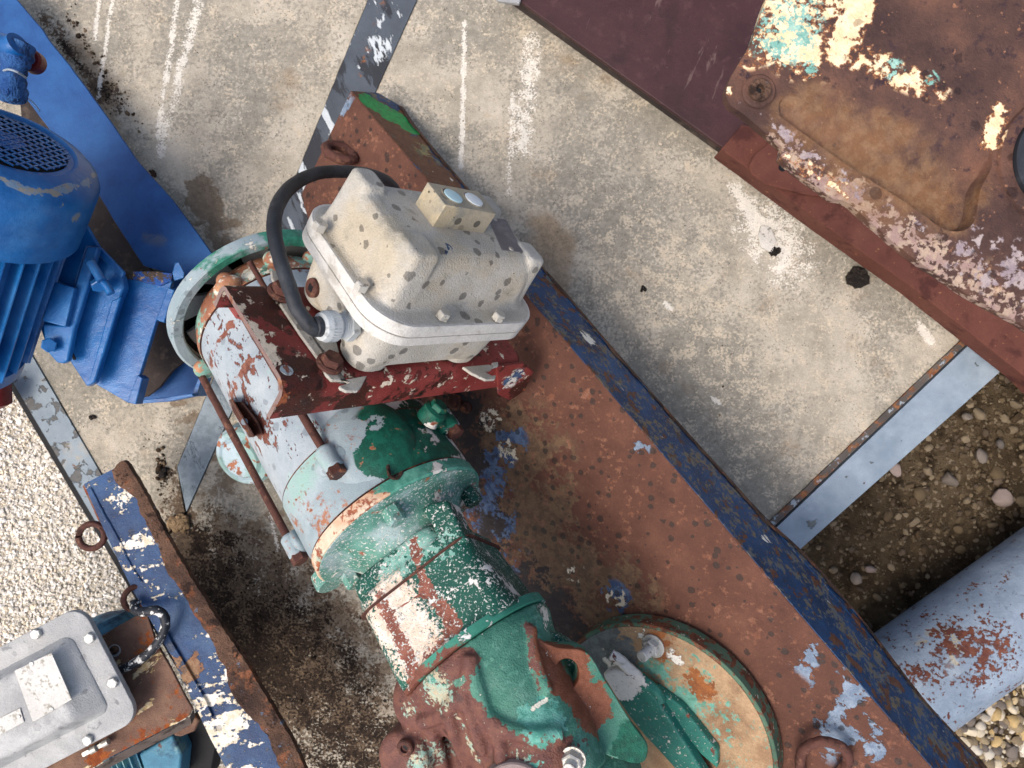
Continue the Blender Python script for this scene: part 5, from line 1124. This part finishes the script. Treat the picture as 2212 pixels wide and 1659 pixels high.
# teal motor below the plate
tm = thing('teal_motor', 'faded teal blue finned motor under the brown plate, lower left', 'motor', tuple(P(260, 1500, .1)))
ma = P(222, 1372, .10); mb = P(330, 1660, .10); md = (mb-ma).normalized()
put('fan_cover', lathe([(-.042, .0), (-.040, .028), (-.030, .055), (-.010, .068), (.0, .072), (.06, .072)], ma, md, 48), teal_motor_m, tm)
put('motor_body', lathe([(.06, .064), (.42, .064)], ma, md, 48), teal_motor_m, tm)
for k in range(16):
    f = -1.3+k*.19
    e1, e2, a_ = frame(md); rd = e2*math.cos(f)+e1*math.sin(f); tg = md.cross(rd)
    p0 = ma+md*.08+rd*.06; p1 = ma+md*.37+rd*.06
    put('cooling_fin', mesh([p0-tg*.0012, p0+tg*.0012, p1+tg*.0012, p1-tg*.0012, p0-tg*.0009+rd*.016, p0+tg*.0009+rd*.016, p1+tg*.0009+rd*.016, p1-tg*.0009+rd*.016], [(4, 5, 6, 7), (0, 1, 5, 4), (1, 2, 6, 5), (2, 3, 7, 6), (3, 0, 4, 7)]), teal_motor_m, tm, smooth=0)
put('terminal_box', prism(Q(.17, (300, 1630), (372, 1588), (392, 1632), (386, 1690), (330, 1720)), .05, V(0,0,1)), teal_motor_m, tm, bevel=.004)
put('drive_housing', joinm([lathe([(0, .050), (.05, .052), (.06, .04)], P(425, 1610, .06), V(.1,.1,1).normalized(), 40), prism(Q(.12, (400, 1560), (440, 1545), (470, 1600), (455, 1680), (395, 1690)), .05, V(0,0,1))]), black_m, tm, bevel=.004)
put('clamp_arm', prism(Q(.20, (372, 1572), (420, 1545), (430, 1556), (420, 1580), (390, 1592), (376, 1590)), .012, V(0,0,1)), plate_rust, tm, bevel=.003)

# ------------------------------------------------------------ blue beam, top left
bb = thing('blue_beam', 'bright blue painted steel beam running down from the top left corner', 'beam', tuple(P(200, 300, .08)))
z0 = .085
bo2 = [P(x, y, z0) for x, y in [(-200, -120), (-60, -60), (20, -20), (45, 10), (90, 62), (104, 85), (150, 142), (225, 245), (300, 352), (372, 432), (455, 545), (470, 566), (440, 592), (405, 600), (310, 574), (255, 490), (205, 408), (100, 270), (-60, 60), (-200, 30)]]
put('beam_flange', prism(jag(bo2, .02, .0012, seed=13), .010, V(0,0,1)), blue_beam_m, bb, bevel=.001, smooth=0)
put('beam_web', prism([P(x, y, .03) for x, y in [(40, 180), (110, 260), (330, 590), (300, 640), (230, 620), (60, 400)]], .01, V(0,0,1)), dirt_shade, bb)  # dark tone holds both dirt and the shade beside the motor
put('lower_flange', prism([P(x, y, .015) for x, y in [(395, 560), (480, 570), (438, 798), (419, 851), (302, 865), (270, 640)]], .010, V(0,0,1)), blue_beam_m, bb, bevel=.001)
Z = lambda pts: [(.2929*x, 432+.2929*y) for x, y in pts]
def zp(z, pts): return [P(x, y, z if not callable(z) else z(x, y)) for x, y in pts]
sup = thing('motor_stand', 'blue painted welded motor stand with open channel ends', 'stand', tuple(P(300, 700, .1)))
put('front_plate', prism(zp(.17, [(262, 596), (372, 606), (363, 640), (337, 696), (302, 810), (278, 871), (202, 827), (232, 700), (250, 640)]), .012, V(0,0,1)), blue_m, sup, bevel=.0015)
put('dirt_ledge', prism(zp(.176, [(268, 586), (330, 586), (372, 590), (370, 606), (345, 618), (318, 612), (290, 604), (266, 602)]), .006, V(0,0,1)), mat('caked_dirt_on_blue', ['3a322c', '55483e'], [dict(col='2c5396', scale=24, thr=.52, soft=.03), dict(col='a58a6a', scale=60, thr=.64, soft=.02)], rough=.95, fine=(300, .003)), sup, smooth=0, bevel=.002)
put('channel_shade', prism(zp(.05, [(335, 700), (352, 660), (384, 630), (420, 616), (476, 596), (445, 720), (432, 790), (405, 775), (372, 800), (345, 835), (318, 856), (300, 860), (296, 810)]), .01, V(0,0,1)), dirt_shade, sup)  # dark panel that paints the shade inside the open channel
put('channel_tip', prism(zp(.186, [(362, 620), (377, 627), (354, 697), (337, 691)]), .028, V(0,0,1)), blue_m, sup, bevel=.002)
put('channel_tip', prism(zp(.186, [(297, 809), (308, 817), (293, 874), (274, 869)]), .028, V(0,0,1)), blue_m, sup, bevel=.002)
put('channel_web', prism(zp(.10, [(372, 624), (420, 612), (414, 622), (384, 640), (356, 696), (350, 690)]), .03, V(0,0,1)), blue_m, sup, bevel=.001)
put('channel_floor', prism(zp(.115, [(296, 872), (302, 864), (360, 858), (415, 850), (418, 856), (360, 868)]), .03, V(0,0,1)), blue_m, sup, bevel=.001)
put('channel_side', prism(zp(.09, [(436, 798), (400, 730), (404, 722), (442, 792), (424, 856), (416, 852)]), .05, V(0,0,1)), blue_m, sup)
put('corner_tab', prism(zp(.19, [(372, 590), (378, 568), (386, 566), (398, 590), (396, 600), (376, 606)]), .006, V(0,0,1)), blue_m, sup, bevel=.001)

# blue motor
bmz = .42
bmt = thing('blue_motor', 'bright blue finned electric motor with round grille, cut by the left edge', 'motor', tuple(BC))
put('fan_cowl', cowl_me, blue_m, bmt)
# grille: punched rows, dark slots standing in a raised lattice
be1, be2, _ = frame(BA)
def GR(a, b, h=.0): return BC+BA*(.002-h)+gU*a+gV*b
gU = (V(1, 0, 0)-BA*BA.x).normalized(); gV = -BA.cross(gU); 
if gV.y < 0: gV = -gV
grille = put('grille', lathe([(.0045, .087), (.018, .086), (.018, .0)], BC, BA, 64, cap=False), black_m, bmt)
bars = []
def barm(a0, b0, a1, b1, wd):
    p = GR(a0, b0, .002); q = GR(a1, b1, .002); d = (q-p).normalized(); s_ = d.cross(BA).normalized()*wd/2
    return mesh([p-s_, p+s_, q+s_, q-s_, p-s_+BA*.002, p+s_+BA*.002, q+s_+BA*.002, q-s_+BA*.002], [(0, 1, 2, 3), (0, 1, 5, 4), (1, 2, 6, 5), (2, 3, 7, 6), (3, 0, 4, 7)])
R_ = .086
for k in range(-7, 8):
    c_ = k*.0138
    if abs(c_) < R_:
        l_ = math.sqrt(R_*R_-c_*c_); bars.append(barm(-l_, c_, l_, c_, .0034))
for k in range(-8, 9):
    c_ = k*.0118
    if abs(c_) < R_:
        l_ = math.sqrt(R_*R_-c_*c_); bars.append(barm(c_-l_*.12, -l_, c_+l_*.12, l_, .0030))
put('grille_bars', joinm(bars), blue_m, grille, smooth=0, kind='stuff')
put('grille_hub', lathe([(.001, .0), (.001, .024), (.003, .026)], BC, BA, 32, cap=False), blue_m, grille)
put('motor_body', lathe([(.15, .100), (.47, .100)], BC, BA, 64), blue_m, bmt)
for k in range(22):
    f = -2.4+k*.225; rd = be2*math.cos(f)+be1*math.sin(f); tg = BA.cross(rd)
    p0 = BC+BA*.14+rd*.096; p1 = BC+BA*(.435+.012*math.sin(k*2.1))+rd*.096; h_ = .034
    put('cooling_fin', mesh([p0-tg*.0016, p0+tg*.0016, p1+tg*.0016, p1-tg*.0016, p0-tg*.0011+rd*h_, p0+tg*.0011+rd*h_, p1+tg*.0011+rd*h_, p1-tg*.0011+rd*h_], [(4, 5, 6, 7), (0, 1, 5, 4), (1, 2, 6, 5), (2, 3, 7, 6), (3, 0, 4, 7)]), blue_m, bmt, smooth=0)
put('end_shield', lathe([(.435, .105), (.442, .122), (.47, .122), (.485, .09)], BC, BA, 48), blue_m, bmt)
put('motor_foot', prism(zp(.255, [(114, 606), (161, 622), (141, 706), (91, 693)]), .05, V(.1, 0, 1).normalized()), blue_m, bmt, bevel=.002)
put('foot_plate', prism(zp(.225, [(158, 505), (185, 485), (212, 532), (188, 533), (172, 580), (161, 622), (120, 606), (140, 560)]), .012, V(0,0,1)), blue_m, bmt, bevel=.002)
put('foot_plate', prism(zp(.24, [(187, 532), (212, 533), (190, 614), (160, 710), (146, 780), (134, 785), (122, 783), (98, 755), (92, 700), (141, 704), (161, 622)]), .014, V(0,0,1)), blue_m, bmt, bevel=.003)
put('foot_plate', prism(zp(.15, [(90, 560), (150, 505), (215, 560), (200, 640), (150, 770), (105, 760), (80, 690)]), .02, V(0,0,1)), blue_m, bmt, bevel=.002)
slide = thing('slide_rail', 'blue adjusting rail plate with locking bolt between motor and stand', 'rail', tuple(P(210, 680, .2)))
put('rail_plate', prism(zp(.205, [(211, 543), (264, 596), (268, 620), (256, 652), (202, 827), (187, 835), (149, 778), (164, 704), (193, 608)]), .020, V(0,0,1)), blue_m, slide, bevel=.003)
put('rail_edge', prism(zp(.212, [(240, 649), (262, 640), (204, 826), (188, 834)]), .010, V(0,0,1)), blue_m, slide, bevel=.003)
put('rail_edge', prism(zp(.211, [(214, 532), (268, 588), (262, 600), (208, 548)]), .010, V(0,0,1)), blue_m, slide, bevel=.002)
put('locking_bolt', tube([P(193, 562, .25), P(206, 583, .25), P(220, 606, .25)], .0085, 16, 4), blue_m, slide)
put('locking_bolt', tube([P(222, 607, .24), P(232, 620, .24), P(240, 634, .24)], .0075, 16, 4), blue_m, slide)
put('lock_nut', hexm(P(212, 612, .232), V(.4,-.6,.5).normalized(), .014, .012), blue_m, slide)
put('rail_slot', loft([(0, .006, .020, .0028, 0, 0), (.0006, .006, .020, .0028, 0, 0)], P(157, 768, .2055), V(.85, .5, 0), V(-.5, .85, 0), V(0,0,1)), black_m, slide)
put('foot_bolt', hexm(P(106, 745, .25), V(.5,-.1,.8).normalized(), .014, .012), blue_m, bmt)
put('foot_bolt', hexm(P(163, 518, .235), V(0,0,1), .010, .010), blue_m, bmt)

# cloth wrapped hose, red plug, wire
t = thing('wrapped_hose', 'frayed blue painted cloth wrap round a hose end above the motor grille', 'hose', tuple(P(30, 150, .4)))
wrap = put('cloth_wrap', tube([P(44, 92, .42), P(37, 118, .42), P(32, 140, .42), P(28, 165, .41), P(25, 190, .40), P(24, 208, .39)], lambda t_: .0215+.0022*math.sin(t_*9)+.001*math.sin(t_*40), 40, 10, wob=.06), hose_m, t)
put('hose_end', tube([P(-40, 95, .40), P(0, 98, .42), P(28, 102, .43), P(40, 95, .435)], .019, 20, 6, wob=.05), blue_m, t)
for k in range(22):
    f = k/21; x = 4+46*f; y0_ = 180+8*math.sin(k*2.3)
    put('frayed_thread', tube([P(x, y0_, .425-.03*(2*f-1)**2), P(x+3*math.sin(k), y0_+14, .424-.03*(2*f-1)**2), P(x+5*math.sin(k*1.7), y0_+28+6*math.sin(k*3.1), .415-.03*(2*f-1)**2)], .0008, 5, 3), hose_m, wrap)
put('wrap_tie', tube([P(3, 155, .423), P(18, 150, .444), P(38, 156, .444), P(56, 168, .42)], .0018, 8, 5), mat('grey_tie', ['8c98a4', '9aa6b2'], rough=.7), t)
t = thing('red_plug', 'dark red round plug behind the cloth wrapped hose', 'plug', tuple(P(66, 128, .36)))
put('plug_body', lathe([(0, .0), (.001, .016), (.006, .019), (.025, .019)], P(60, 126, .395), V(-.15, .1, -.95).normalized(), 32), red_m, t)
o = put('thin_wire', tube([P(50, 205, .36), P(60, 212, .34), P(74, 224, .32), P(86, 240, .30)], .0014, 8, 6), mat('pale_blue_wire', ['8fb4e0', 'a2c0e4'], rough=.5), None); tag(o, 'thin pale blue wire above the motor grille rim', 'wire')
o = put('red_cylinder', lathe([(0, .0), (0, .030), (.004, .034), (.05, .034), (.06, .02)], P(-16, 822, .06), V(-.1, -.9, -.2).normalized(), 48), red_m, None); tag(o, 'dark red rounded object just below the blue motor at the left edge', 'canister')
